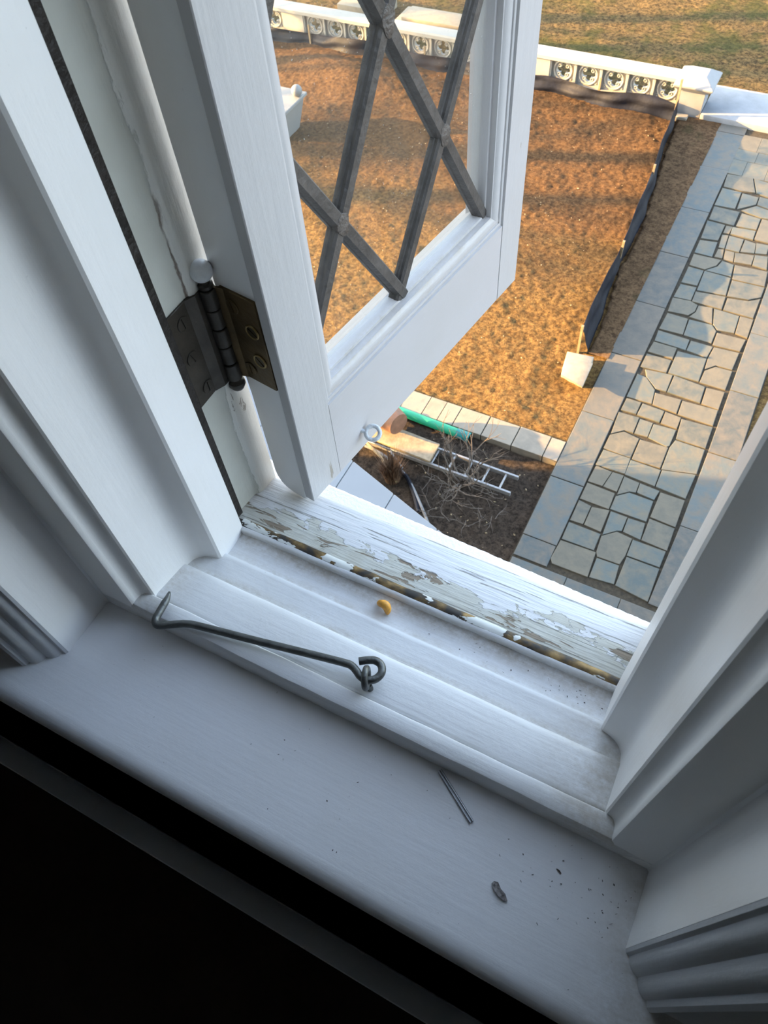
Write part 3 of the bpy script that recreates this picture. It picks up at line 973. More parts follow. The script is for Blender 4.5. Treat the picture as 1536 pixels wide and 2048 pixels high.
cxy = (axis_xy[0] * H, axis_xy[1] * H, CZ)
MB().lathe([(0.0075 * H, HZ1 * H), (0.0095 * H, -0.5870 * H), (0.0095 * H, -0.5830 * H), (0.0068 * H, -0.5815 * H), (0.0068 * H, -0.576 * H)], cxy, 20).build('pin_neck', HINGE_DARK, hg, smooth=True, angle=50)
MB().lathe(ball(-0.5650 * H, 0.0140 * H, 12), cxy, 24).build('pin_tip', BALLP, hg, smooth=True, angle=50, label='white painted ball tip')
MB().lathe([(0.0065 * H, HZ0 * H), (0.0085 * H, -0.7465 * H), (0.0115 * H, -0.7485 * H), (0.0120 * H, -0.754 * H), (0.0085 * H, -0.761 * H), (0.001 * H, -0.765 * H)], cxy, 20).build('pin_tip', HINGE_DARK, hg, smooth=True, angle=50)


def screw(fc, nvec, up, r, mt, a, rim=None):
    """a flat slotted head: two half discs with a gap"""
    nvec = Vector(nvec).normalized()
    e1 = Vector(up) - nvec * Vector(up).dot(nvec)
    e1.normalize()
    e2 = nvec.cross(e1)
    b = MB()
    for sg in (1, -1):
        pl = [(r * math.cos(t), sg * (0.11 * r + 0.89 * r * math.sin(t))) for t in [math.pi * k / 10 for k in range(11)]]
        ca, sa = math.cos(a), math.sin(a)
        b.prism(pl, lambda p, t: Vector(fc) + e1 * (p[0] * ca - p[1] * sa) + e2 * (p[0] * sa + p[1] * ca) + nvec * t, -0.0004, 0.0007)
    b.torus(Vector(fc) + nvec * 0.0004, nvec, r * 1.06, r * 0.10, 20, 6) if rim is None else None
    o = b.build('screw', mt, hg)
    if rim is not None:
        MB().torus(Vector(fc) + nvec * 0.0005, nvec, r * 1.10, r * 0.16, 24, 6).build('screw_rim', rim, o, smooth=True)


for (y, z, a, mt) in ((0.0350, -0.641, 1.0, SCREW), (0.0355, -0.691, 0.8, SCREW), (0.0600, -0.612, 0.2, HINGE_BRASS), (0.0585, -0.716, 0.1, HINGE_BRASS)):
    screw(SL(-0.0008, y, z), -U, (0, 0, 1), 0.0088 * H, mt, a, RIM if mt is SCREW else None)
for (y, z, a) in ((0.4830, -0.612, 0.1), (0.478, -0.664, 0.3), (0.4860, -0.722, 0.0)):
    screw(P(-0.5635, y, z), (1, 0, 0), (0, 0, 1), 0.0085 * H, HINGE_DARK, a)

# ------------------------------------------------------------------ hook and eye lying on the sill
hk = empty('hook', P(-0.40, 0.27, -0.953), label='long grey steel hook lying on the sill, looped through a screw eye', cat='hook')


def spline(pts, n=8):
    pts = [Vector(p) for p in pts]
    out = []
    for i in range(len(pts) - 1):
        p0, p1, p2, p3 = pts[max(0, i - 1)], pts[i], pts[i + 1], pts[min(len(pts) - 1, i + 2)]
        for k in range(n):
            t = k / n
            out.append(0.5 * ((2 * p1) + (p2 - p0) * t + (2 * p0 - 5 * p1 + 4 * p2 - p3) * t * t + (3 * p1 - p0 - 3 * p2 + p3) * t ** 3))
    out.append(pts[-1])
    return out


HP = [(-0.5598, 0.2815), (-0.5562, 0.2700), (-0.5537, 0.2493), (-0.5518, 0.2375), (-0.5470, 0.2320), (-0.5400, 0.2325), (-0.5195, 0.2445), (-0.5080, 0.2505), (-0.4879, 0.2560),
      (-0.4132, 0.2702), (-0.3415, 0.2844), (-0.2800, 0.2955), (-0.2680, 0.2960), (-0.2590, 0.2925), (-0.2510, 0.2882), (-0.2415, 0.2872), (-0.2315, 0.2930), (-0.2278, 0.3040), (-0.2330, 0.3135),
      (-0.2430, 0.3160), (-0.2528, 0.3120), (-0.2624, 0.3059)]
path = spline([P(x, y, -0.9475 + 0.0035 * min(1, max(0, (x + 0.35) / 0.1))) for x, y in HP], 7)
nr = len(path)
radii = [0.0054 * H * (0.30 + 0.70 * min(1.0, i / 9.0)) for i in range(nr)]
MB().tube(path, radii, 14).build('hook_rod', STEEL, hk, smooth=True, angle=60)
ey = empty('sill_screw_eye', P(-0.236, 0.283, -0.957), label='small grey steel screw eye standing in the sill and holding the hook', cat='screw eye')
rc_ = Vector(P(-0.2425, 0.2890, -0.9430))
MB().torus(rc_, (0.93, 0.36, 0.05), 0.0125 * H, 0.0045 * H, 28, 12).build('ring', STEEL, ey, smooth=True)
MB().tube([P(-0.2385, 0.2860, -0.956), P(-0.2365, 0.2850, -0.9625), P(-0.2365, 0.2850, -0.975)], 0.0046 * H, 12).build('shank', STEEL, ey, smooth=True, angle=60)

# ------------------------------------------------------------------ small things left on the sill
a, b_ = Vector(P(-0.1126, 0.2370, -0.9975)), Vector(P(-0.0508, 0.1978, -0.9975))
sd_ = (b_ - a).normalized().cross(Vector((0, 0, 1))).normalized()
nl = MB()
for off in (-0.0010, 0.0010):
    nl.tube([a + sd_ * off * 0.9, a.lerp(b_, 0.5) + sd_ * off, b_ + sd_ * off], 0.0009, 8)
nl.box((-1, -1, -1), (1, 1, 1), lambda v: tuple(a.lerp(b_, 0.5 + v[0] * 0.5) + sd_ * v[1] * 0.0010 + Vector((0, 0, -0.0006 + v[2] * 0.0005))))
nl.build('metal_pin', NAILM, None, smooth=True, angle=50, label='thin double steel pin lying on the stool below the sill edge', cat='pin')
ch = Vector(P(0.0100, 0.1420, -1.0))
cb = MB()
pl = [(-0.0085, -0.0022), (-0.004, -0.0042), (0.003, -0.0040), (0.0075, -0.0018), (0.0088, 0.0006), (0.004, 0.0026), (-0.001, 0.0020), (-0.006, 0.0034), (-0.0088, 0.0010)]
dv = (Vector(P(0.0166, 0.1384, -1)) - Vector(P(0.0036, 0.1455, -1))).normalized()
dn_ = Vector((-dv.y, dv.x, 0))
pl = [(p[0] * 0.8, p[1] * 0.85) for p in pl]
cb.prism(pl, lambda p, t: ch + dv * p[0] + dn_ * p[1] * 0.8 + Vector((0, 0, 0.0004 + t + 0.0016 * (p[1] / 0.004) ** 2)), 0.0, 0.0009)
cb.build('paint_chip', CHIPM, None, label='curled dark paint chip lying on the stool', cat='chip')
sv = MB()
sv.tube([P(0.0606, 0.1949, -0.999), P(0.0640, 0.1938, -0.9975), P(0.0670, 0.1926, -0.999)], [0.0003, 0.0006, 0.0003], 6)
sv.build('wood_splinter', CRUMB, None, label='tiny grey splinter lying on the stool near the right corner', cat='splinter')
og = MB()
oc = Vector(P(-0.2812, 0.4090, -0.9935))
arc = [oc + Vector((0.0046 * math.cos(t), -0.0030 * math.cos(t) + 0.0016 * math.sin(2 * t), 0.0010 + 0.0080 * math.sin(t))) for t in [math.pi * k / 10 for k in range(11)]]
og.tube(arc, [0.0014, 0.0027, 0.0033, 0.0036, 0.0036, 0.0034, 0.0031, 0.0029, 0.0027, 0.0024, 0.0014], 10)
og.build('orange_peel', ORANGE, None, smooth=True, label='curled orange scrap lying on the sill beside the bronze strip', cat='scrap')
# crumbs of dirt
cr = MB()
for i in range(150):
    if i < 60:
        x, y, z = rnd.uniform(-0.62, 0.12), rnd.uniform(0.08, 0.235), -1.0
    elif i < 110:
        x, y, z = 0.15 - abs(rnd.gauss(0, 0.06)), 0.15 + rnd.random() * 0.08, -1.0
    else:
        x = 0.05 - abs(rnd.gauss(0, 0.12))
        y, z = rnd.uniform(0.392, 0.42), -0.9938
    x = max(-0.6, x)
    r = rnd.uniform(0.00022, 0.00062) * (1.6 if rnd.random() < 0.12 else 1)
    c = Vector(P(x, y, z)) + Vector((0, 0, r * 0.5))
    e = [Vector((rnd.uniform(-1, 1), rnd.uniform(-1, 1), rnd.uniform(-0.4, 0.4))) * r for _ in range(2)]
    cr.add([c + e[0] * 1.6, c - e[0] * 1.6, c + e[1], c - e[1], c + Vector((0, 0, r * 0.7)), c - Vector((0, 0, r * 0.5))],
           [(0, 2, 4), (2, 1, 4), (1, 3, 4), (3, 0, 4), (2, 0, 5), (1, 2, 5), (3, 1, 5), (0, 3, 5)])
cr.build('dirt_crumbs', CRUMB, None, label='scattered dark crumbs of dirt on the stool and sill', cat='dirt', kind='stuff')

# ------------------------------------------------------------------ the garden: ground
def lumps(X, Y):
    return (vnoise(X, Y, 0.13, 1) * 0.022 + vnoise(X, Y, 0.06, 2) * 0.024 + vnoise(X, Y, 0.6, 3) * 0.06)


grid_mesh('lawn', np.arange(-14.0, -1.46, 0.04), np.arange(8.12, 18.9, 0.04), lambda X, Y: 0.0 + lumps(X, Y) * np.clip((-1.6 - X) / 0.3, 0.25, 1) + 0.35 * np.exp(-((X + 10.8) / 1.8) ** 2 - ((Y - 17.2) / 0.7) ** 2), LAWN)['kind'] = 'structure'
grid_mesh('verge', np.arange(-2.7, -1.46, 0.04), np.arange(10.2, 18.4, 0.04), lambda X, Y: np.where(X > np.interp(Y, [10.2, 11.23, 12.5, 13.77, 14.9, 16.43, 18.4], [-1.86, -1.90, -2.06, -2.02, -2.14, -2.31, -2.47]) + 0.03, 0.045, -0.12) + lumps(X, Y) * 0.4, VERGE)['kind'] = 'structure'
grid_mesh('planting_bed', np.arange(-9.0, -1.46, 0.05), np.arange(2.0, 7.70, 0.05), lambda X, Y: -0.06 + lumps(X, Y) * 0.9, SOIL)['kind'] = 'structure'
grid_mesh('far_lawn', np.concatenate([np.arange(-70, -16, 2.0), np.arange(-16, 6, 0.09), np.arange(6, 70, 2.0)]), np.concatenate([np.arange(18.85, 27, 0.09), np.arange(27, 120, 2.5)]),
          lambda X, Y: -0.02 + lumps(X, Y) * 0.7, FARLAWN)['kind'] = 'structure'
grid_mesh('side_lawn', np.concatenate([np.arange(1.08, 4, 0.06), np.arange(4, 60, 3)]), np.arange(0.4, 18.9, 0.06), lambda X, Y: lumps(X, Y) * 0.6, LAWN)['kind'] = 'structure'
struct('ground', MB().box((-80, -60, -0.5), (80, 120, -0.22)).box((-80, -60, -0.25), (-13.9, 18.9, -0.02)), LAWN)

# ------------------------------------------------------------------ flagstone path
walk = empty('path', (0, 10, 0), kind='structure')
MB().box((-1.50, 1.0, -0.2), (1.12, 18.4, 0.012)).build('joint_bed', JOINT, walk)


def flag(name, poly, mat, z1=0.034, gap=0.0035, z0=-0.03):
    c = Vector((sum(p[0] for p in poly) / len(poly), sum(p[1] for p in poly) / len(poly)))
    out = []
    for p in poly:
        d = c - Vector(p)
        out.append((p[0] + d.x / d.length * gap, p[1] + d.y / d.length * gap))
    zz = z1 + rnd.uniform(-0.004, 0.004)
    tilt = (rnd.uniform(-0.004, 0.004), rnd.uniform(-0.004, 0.004))
    b = MB()
    n = len(out)
    top = [(p[0], p[1], zz + (p[0] - c.x) * tilt[0] + (p[1] - c.y) * tilt[1]) for p in out]
    inn = [(p[0] + (c.x - p[0]) * 0.03, p[1] + (c.y - p[1]) * 0.03, t[2] + 0.003) for p, t in zip(out, top)]
    bot = [(p[0], p[1], z0) for p in out]
    fs = [tuple(range(2 * n, 3 * n))]
    for i in range(n):
        j = (i + 1) % n
        fs.append((i, j, n + j, n + i))
        fs.append((n + i, n + j, 2 * n + j, 2 * n + i))
    b.add(bot + top + inn, fs)
    return b.build(name, mat, walk if name != 'kerb_stone' else kerb)


for s in STONES:
    flag('paving_stone', s, STONE)
# the courses farther out, squarer
y = 16.50
while y < 18.0:
    h_ = rnd.uniform(0.42, 0.62)
    xs = [-0.895] + sorted(rnd.uniform(-0.6, -0.4) + k * 0.45 for k in range(3)) + [0.62]
    for i in range(len(xs) - 1):
        flag('paving_stone', [(xs[i], y), (xs[i + 1], y), (xs[i + 1], y + h_), (xs[i], y + h_)], STONE)
    y += h_
# right-hand courses hidden from most views, where no stone was counted
y = 11.9
while y < 16.4:
    h_ = 0.52
    x0 = max([-0.9] + [max(p[0] for p in s) for s in STONES if min(p[1] for p in s) < y + h_ and max(p[1] for p in s) > y])
    if x0 < 0.48:
        flag('paving_stone', [(x0, y), (0.62, y), (0.62, y + h_), (x0, y + h_)], STONE)
    y += h_
LJ = [5.76, 6.16, 7.37, 8.88, 10.40, 11.88, 13.45, 15.00, 16.58, 18.03, 18.38]
for a, b_ in zip(LJ[:-1], LJ[1:]):
    flag('border_stone', [(-1.485, a), (-0.945 + 0.0055 * (a - 5.8), a), (-0.945 + 0.0055 * (b_ - 5.8), b_), (-1.485, b_)], BORDER, 0.036, 0.010)
RJ = [5.80, 7.29, 8.86, 10.33, 11.84, 13.4, 14.9, 16.5, 18.1]
for a, b_ in zip(RJ[:-1], RJ[1:]):
    f = lambda y: 0.56 + 0.075 * min(1, (y - 5.8) / 2.0)
    flag('border_stone', [(f(a) - 0.004, a), (1.10, a), (1.10, b_), (f(b_) - 0.004, b_)], BORDER, 0.036, 0.010)
xs = [-1.48, -0.62, 0.19, 0.85, 1.10]
for i in range(4):
    flag('border_stone', [(xs[i], 5.0), (xs[i + 1], 5.0), (xs[i + 1], 5.72), (xs[i], 5.72)], BORDER, 0.036, 0.007)
xs = [-1.48, -0.8, -0.1, 0.5, 1.10]
for i in range(4):
    flag('border_stone', [(xs[i], 4.2), (xs[i + 1], 4.2), (xs[i + 1], 4.98), (xs[i], 4.98)], BORDER, 0.036, 0.007)
kerb = empty('kerb', (-4, 7.9, 0), kind='structure')
xs = [-9.0, -8.3, -7.6, -7.0, -6.5, -5.9, -5.3, -4.8, -4.35, -3.94, -3.64, -3.36, -2.83, -2.29, -1.74, -1.49]
for i in range(len(xs) - 1):
    flag('kerb_stone', [(xs[i], 7.66), (xs[i + 1], 7.66), (xs[i + 1], 8.12), (xs[i], 8.12)], KERB, 0.05, 0.012, -0.12)

# ------------------------------------------------------------------ silt fences
FB = [(-1.86, 10.20), (-1.88, 10.57), (-1.90, 11.23), (-2.0, 11.97), (-2.06, 12.50), (-2.06, 13.05), (-2.02, 13.77), (-2.04, 14.35), (-2.14, 14.90), (-2.20, 15.76), (-2.31, 16.43), (-2.43, 17.50), (-2.46, 18.15)]
FT = [(-2.02, 10.20), (-2.07, 10.86), (-2.10, 11.82), (-2.07, 12.35), (-2.10, 12.75), (-2.13, 13.25), (-2.19, 13.92), (-2.20, 14.55), (-2.28, 15.50), (-2.38, 16.35), (-2.42, 17.05), (-2.47, 17.6), (-2.50, 18.15)]


def interp(pts, n, key):
    ks = [p[key] for p in pts]
    if ks[0] > ks[-1]:
        pts = pts[::-1]
        ks = ks[::-1]
    t = np.linspace(ks[0], ks[-1], n)
    return np.stack([np.interp(t, ks, [p[0] for p in pts]), np.interp(t, ks, [p[1] for p in pts])], 1)


def cloth(base, top, hs, mat, parent, out, fold, seed, label=None):
    n = len(base)
    rows = 9
    b = MB()
    for side_ in (0, 1):
        for r in range(rows):
            t = r / (rows - 1)
            for i in range(n):
                bul = fold * math.sin(math.pi * t) * (math.sin(i * 0.9 + seed + 2.2 * t) * 0.5 + math.sin(i * 0.37 + seed * 2) * 0.6 + 0.4 * math.sin(9 * t + i * 0.2))
                x = base[i][0] * (1 - t) + top[i][0] * t + out[0] * (bul + side_ * 0.006)
                y_ = base[i][1] * (1 - t) + top[i][1] * t + out[1] * (bul + side_ * 0.006)
                b.v.append((x, y_, -0.05 + (hs[i] + 0.05) * t))
    off = rows * n
    for r in range(rows - 1):
        for i in range(n - 1):
            q = (r * n + i, r * n + i + 1, (r + 1) * n + i + 1, (r + 1) * n + i)
            b.f.append(q)
            b.f.append(tuple(k + off for k in q[::-1]))
    rim = [i for i in range(n)] + [r * n + n - 1 for r in range(1, rows)] + [(rows - 1) * n + i for i in range(n - 2, -1, -1)] + [r * n for r in range(rows - 2, 0, -1)]
    for k in range(len(rim)):
        a, c = rim[k], rim[(k + 1) % len(rim)]
        b.f.append((a, a + off, c + off, c))
    return b.build('fabric', mat, parent, smooth=True, angle=70, label=label)


def stake(parent, x, y, h, lean=(0, 0)):
    b = MB()
    w = 0.022
    b.prism([(-w, -w), (w, -w), (w, w), (-w, w)], lambda p, z: (x + p[0] + lean[0] * z, y + p[1] + lean[1] * z, z), -0.1, h)
    b.build('stake', STAKE, parent)


sf = empty('silt_fence', (-2.1, 14.2, 0), label='black fabric silt fence running beside the flagstone path', cat='fence')
nb = 54
B1, T1 = interp(FB, nb, 1), interp(FT, nb, 1)
cloth(B1, T1, [0.56 - 0.08 * i / nb + 0.035 * math.sin(i * 0.5) for i in range(nb)], FABRIC, sf, (1, 0), 0.05, 1.0)
stake(sf, -2.01, 10.19, 0.62, (-0.02, 0.02))
stake(sf, -2.075, 12.62, 0.70, (0.03, -0.05))
stake(sf, -2.24, 15.3, 0.62)
stake(sf, -2.50, 18.10, 0.95, (-0.03, 0.02))
sf2 = empty('silt_fence', (-6.5, 18.3, 0), label='low sagging dark silt fence in front of the white balustrade', cat='fence')
n2 = 90
B2 = np.array([(-2.55 - 11.4 * k / (n2 - 1), 18.12 + 0.20 * min(1, k / 25) + 0.06 * math.sin(k * 0.35)) for k in range(n2)])
T2 = B2 + np.array([0.0, 0.10])
cloth(B2, T2, [0.30 + 0.04 * math.sin(k * 0.31) + 0.05 * math.sin(k * 0.11 + 1) for k in range(n2)], FABRIC, sf2, (0, -1), 0.07, 3.0)
for x_ in (-4.4, -6.6, -9.0, -12.45):
    stake(sf2, x_, 18.42, 0.5)

# ------------------------------------------------------------------ balustrade
bal = empty('balustrade', (-8, 18.7, 0), label='white balustrade pierced with quatrefoils, beyond the dug lawn', cat='balustrade')
BX0, BX1 = -15.6, -2.56
MB().box((BX0, 18.50, -0.1), (BX1, 18.86, 0.15)).build('plinth', BALW, bal, bevel=0.012, segs=1)
MB().prism([(18.47, 0.68), (18.47, 0.755), (18.50, 0.79), (18.86, 0.79), (18.89, 0.755), (18.89, 0.68)], lambda p, x: (x, p[0], p[1]), BX0, BX1).build('coping', BALW, bal)


def quatre(a):
    best = 0
    for k in range(4):
        ph = a - k * math.pi / 2
        ph = (ph + math.pi) % (2 * math.pi) - math.pi
        if abs(ph) <= math.pi / 4 + 1e-6:
            d, rr = 0.098, 0.071
            best = max(best, d * math.cos(ph) + math.sqrt(max(0, rr * rr - (d * math.sin(ph)) ** 2)))
    return best


def panel_proto(cx):
    w2, z0, z1, zc = 0.31, 0.15, 0.68, 0.415
    N = 48
    pan = MB()
    vs, fs = [], []
    for y_ in (18.645, 18.725):
        for k in range(N):
            a = 2 * math.pi * k / N
            ca, sa = math.cos(a), math.sin(a)
            sc = min(w2 / max(1e-6, abs(ca)), 0.265 / max(1e-6, abs(sa)))
            vs.append((cx + ca * sc, y_, zc + sa * sc))
        for k in range(N):
            a = 2 * math.pi * k / N
            r = quatre(a)
            vs.append((cx + math.cos(a) * r, y_, zc + math.sin(a) * r))
    for k in range(N):
        j = (k + 1) % N
        fs += [(k, j, N + j, N + k), (2 * N + k, 3 * N + k, 3 * N + j, 2 * N + j), (N + k, N + j, 3 * N + j, 3 * N + k)]
    pan.add(vs, fs)
    pan.torus((cx, 18.640, zc), (0, 1, 0), 0.222, 0.024, 32, 8)
    for k in range(4):
        a = math.pi / 4 + k * math.pi / 2
        pan.torus((cx + math.cos(a) * 0.135, 18.642, zc + math.sin(a) * 0.135), (0, 1, 0), 0.032, 0.013, 14, 6)
        pan.torus((cx + math.cos(a) * 0.285, 18.642, zc + math.sin(a) * 0.245), (0, 1, 0), 0.022, 0.013, 12, 6)
    return pan


first = None
x = BX1
slots = []
for run in (5, 10, 5):
    for k in range(run):
        slots.append(x - 0.315)
        x -= 0.63
    if x > BX0 + 0.7:
        MB().box((x - 0.68, 18.56, 0.15), (x, 18.80, 0.68)).build('plain_block', BALW, bal, bevel=0.01, segs=1)
        x -= 0.68
for cx in slots:
    if cx < BX0 + 0.3:
        continue
    if first is None:
        first = panel_proto(cx).build('pierced_panel', BALW, bal, smooth=True, angle=40)
        fx = cx
    else:
        c = first.copy()
        COL.objects.link(c)
        c.location.x += cx - fx
    MB().box((cx - 0.345, 18.575, 0.15), (cx - 0.285, 18.76, 0.68)).build('divider', BALW, bal, bevel=0.006, segs=1)


def pier(name, x0, x1, y0, y1, h, over, label):
    t = empty(name, ((x0 + x1) / 2, (y0 + y1) / 2, 0), label=label, cat='pier')
    MB().box((x0, y0, -0.05), (x1, y1, h)).build('shaft', PIERW, t, bevel=0.012, segs=1)
    a0, a1, b0, b1 = x0 - over, x1 + over, y0 - over, y1 + over
    i = 0.24
    b = MB()
    vs = [(a0 + 0.09, b0 + 0.09, h), (a1 - 0.09, b0 + 0.09, h), (a1 - 0.09, b1 - 0.09, h), (a0 + 0.09, b1 - 0.09, h),
          (a0, b0, h + 0.10), (a1, b0, h + 0.10), (a1, b1, h + 0.10), (a0, b1, h + 0.10),
          (a0, b0, h + 0.14), (a1, b0, h + 0.14), (a1, b1, h + 0.14), (a0, b1, h + 0.14),
          (a0 + i, b0 + i, h + 0.29), (a1 - i, b0 + i, h + 0.29), (a1 - i, b1 - i, h + 0.29), (a0 + i, b1 - i, h + 0.29)]
    fs = [(0, 3, 2, 1), (12, 13, 14, 15)]
    for r in range(3):
        for k in range(4):
            j = (k + 1) % 4
            fs.append((r * 4 + k, r * 4 + j, r * 4 + 4 + j, r * 4 + 4 + k))
    b.add(vs, fs)
    b.build('cap', PIERW, t, bevel=0.01, segs=1, angle=12)
    return t


pier('balustrade_pier', -2.56, -1.98, 18.40, 18.98, 0.60, 0.15, 'white square pier with a hipped cap ending the balustrade beside the landing')
blk = MB().box((-2.50, 18.16, -0.05), (-2.22, 18.34, 0.10))
blk.build('concrete_block', BLOCKM, None, bevel=0.01, segs=1, label='small pale block at the foot of the white pier', cat='block')
struct('landing', MB().box((-1.97, 18.35, -0.1), (3.4, 19.75, 0.15)), SLABW, bevel=0.012)
struct('landing', MB().box((-12.6, 20.2, -0.1), (-11.2, 21.2, 0.28)).box((-10.7, 19.9, -0.1), (-8.4, 20.9, 0.20)).box((-10.5, 20.05, 0.20), (-8.6, 20.75, 0.30)), BLOCKM, bevel=0.02)
bp = empty('ball_pier', (-10.9, 14.3, 0), label='pale low pier with a white ball on its corner, seen through the leaded glass', cat='pier')
MB().prism([(-0.45, -0.42), (0.45, -0.42), (0.45, 0.42), (-0.45, 0.42)], lambda p, z: (-10.95 + p[0] * (0.72 + 0.5 * z), 14.45 + p[1] * (0.72 + 0.5 * z), z), -0.05, 0.72).build('shaft', PIERW, bp)
MB().box((-11.50, 13.94, 0.72), (-10.40, 14.96, 0.80)).build('cap', PIERW, bp, bevel=0.015, segs=1)
MB().lathe(ball(0.92, 0.13, 10), (-10.52, 14.72, 0), 16).build('ball', PIERW, bp, smooth=True)

# ------------------------------------------------------------------ stone block at the lawn's corner
sb = empty('stone_block', (-1.87, 9.6, 0), label='square tan stone block on the lawn beside the path', cat='block')
PB = [(-2.10, 9.56), (-1.655, 9.42), (-1.675, 10.04), (-2.16, 9.98)]
MB().prism([(p[0], p[1]) for p in PB], lambda p, z: (p[0] * (1 - z / 10), p[1] * (1 - z / 10), z), 0.19, 0.27).build('cap', BLOCKM, sb, bevel=0.012)
MB().prism([(p[0] * 0.97 - 0.055, p[1] * 0.985 + 0.12) for p in PB], lambda p, z: (p[0], p[1], z), -0.05, 0.19).build('shaft', BLOCKM, sb, bevel=0.01)

# ------------------------------------------------------------------ builder's things in the bed
gt = empty('green_gutter', (-3.7, 7.6, 0), label='bright green plastic half-pipe lying along the kerb', cat='gutter')
g0, g1 = Vector((-5.2, 7.64, 0.09)), Vector((-2.98, 7.56, 0.09))
gd = (g1 - g0).normalized()
gs = Vector((-gd.y, gd.x, 0))


def trough(t0, t1, r, mat, nm, lab=None):
    pl = [(r * math.cos(a), r * math.sin(a)) for a in [math.pi * k / 12 for k in range(13)]] + [(r * 0.93 * math.cos(a), r * 0.93 * math.sin(a)) for a in [math.pi * k / 12 for k in range(12, -1, -1)]]
    return MB().prism(pl, lambda p, t: g0 + gd * t + gs * p[0] + Vector((0, 0, p[1] - 0.08)), t0, t1).build(nm, mat, gt, smooth=True, angle=40, label=lab)


L_ = (g1 - g0).length
trough(0, L_ - 0.22, 0.085, GREEN, 'trough')
trough(L_ - 0.24, L_, 0.092, TEAL, 'end_cap', 'darker teal end piece')
ld = empty('ladder', (-3.0, 6.95, 0), label='old aluminium ladder lying on the dark bed behind the bare shrub', cat='ladder')
for y_ in (6.76, 7.10):
    MB().box((-4.9, y_ - 0.018, 0.0), (-1.93, y_ + 0.018, 0.085)).build('rail', ALU, ld, bevel=0.004, segs=1)
x_ = -2.13
while x_ > -4.8:
    MB().tube([(x_, 6.76, 0.045), (x_, 7.10, 0.045)], 0.018, 8).build('rung', ALU, ld, smooth=True, angle=60)
    x_ -= 0.30
pk = MB().prism([(6.80, 0.09), (7.12, 0.10), (7.12, 0.135), (6.80, 0.125)], lambda p, x: (x, 6.93 + (p[0] - 6.96) * 1.22 - 0.03 * (x + 3.3), p[1] * 1.3), -4.75, -3.33)
pk.build('plank', PLANK, None, bevel=0.006, segs=1, label='weathered tan plank lying on top of the ladder', cat='plank')
tp = empty('clay_pot', (-4.15, 7.15, 0.14), label='brown terracotta pot tipped over at the end of the plank', cat='pot')
MB().lathe([(0.19, -0.22), (0.22, -0.05), (0.25, 0.13), (0.25, 0.16), (0.275, 0.16), (0.275, 0.24), (0.24, 0.24), (0.21, 0.1), (0.14, -0.18)], (-4.22, 7.08, 0.46), 22, Vector((-0.80, 0.30, -0.05))).build('pot_body', TERRA, tp, smooth=True, angle=40)
rp = MB()
for k in range(5):
    rp.torus((-4.46 + 0.06 * (k % 2), 7.34 + 0.015 * k, 0.10 + 0.03 * k), (0.3 * math.sin(k * 2), 0.3 * math.cos(k * 1.7), 1), 0.14 - 0.012 * k, 0.02, 20, 6)
rp.build('rope_coil', ROPE, None, smooth=True, label='tangled tan rope beside the green gutter', cat='rope')
MB().tube(spline([(-4.5, 6.66, 0.05), (-4.15, 6.62, 0.05), (-3.72, 6.46, 0.04), (-3.45, 6.28, 0.03), (-3.1, 5.95, 0.02), (-2.86, 5.70, 0.02)], 6), 0.024, 8).build(
    'grey_pipe', PIPE, None, smooth=True, label='long thin grey pipe bending across the dark bed', cat='pipe')
MB().tube([(-4.04, 6.70, 0.10), (-3.70, 6.47, 0.09)], 0.022, 8).build('grey_pipe', PIPE, None, smooth=True, label='short grey pipe end lying across the long grey pipe', cat='pipe')
MB().tube([(-4.62, 6.74, 0.16), (-4.1, 6.50, 0.13), (-3.66, 6.18, 0.10)], [0.03, 0.026, 0.02], 8).build('bamboo_cane', BAMBOO, None, smooth=True, label='tan bamboo cane leaning through the brown grass clump', cat='cane')
MB().tube(spline([(-3.72, 6.45, 0.02), (-3.55, 6.36, 0.03), (-3.3, 6.10, 0.01), (-3.12, 5.86, 0.0)], 6), 0.035, 7).build('black_hose', FABRIC, None, smooth=True, label='black hose lying beside the grey pipe', cat='hose')
gc = MB()
for i in range(420):
    a = rnd.uniform(0, 2 * math.pi)
    r0 = rnd.random() ** 0.5 * 0.14
    L1 = rnd.uniform(0.25, 0.60)
    lean = rnd.uniform(0.0, 0.32)
    p0 = Vector((-3.80 + r0 * math.cos(a), 6.30 + r0 * math.sin(a), -0.03))
    d = Vector((math.cos(a) * lean, math.sin(a) * lean, 1)).normalized()
    p1 = p0 + d * L1 * 0.6
    p2 = p0 + d * L1 + Vector((math.cos(a), math.sin(a), -0.4)) * 0.05
    w_ = Vector((-math.sin(a), math.cos(a), 0)) * 0.007
    gc.add([p0 - w_, p0 + w_, p1 + w_ * 0.8, p1 - w_ * 0.8, p2], [(0, 1, 2, 3), (3, 2, 4)])
gc.build('grass_clump', DRYGR, None, label='clump of dry reddish-brown grass beside the pale roof edge', cat='grass')


def branches(mb, p, d, r, L, depth, spread, rg, taper=0.65):
    n = 4
    pts, q, dd = [p.copy()], p.copy(), d.copy()
    for k in range(n):
        dd = (dd + Vector((rg.gauss(0, 0.16), rg.gauss(0, 0.16), rg.gauss(0, 0.10)))).normalized()
        q = q + dd * (L / n)
        pts.append(q.copy())
    mb.tube(pts, [r * (1 - (1 - taper) * k / n) for k in range(n + 1)], 5 if depth > 1 else 4)
    if depth == 0:
        return
    for k in range(rg.randint(2, 4)):
        at = pts[rg.randint(2, n)]
        nd = (dd + Vector((rg.gauss(0, spread), rg.gauss(0, spread), rg.gauss(0.1, spread * 0.6)))).normalized()
        branches(mb, at, nd, r * taper * rg.uniform(0.7, 0.95), L * rg.uniform(0.6, 0.85), depth - 1, spread, rg)


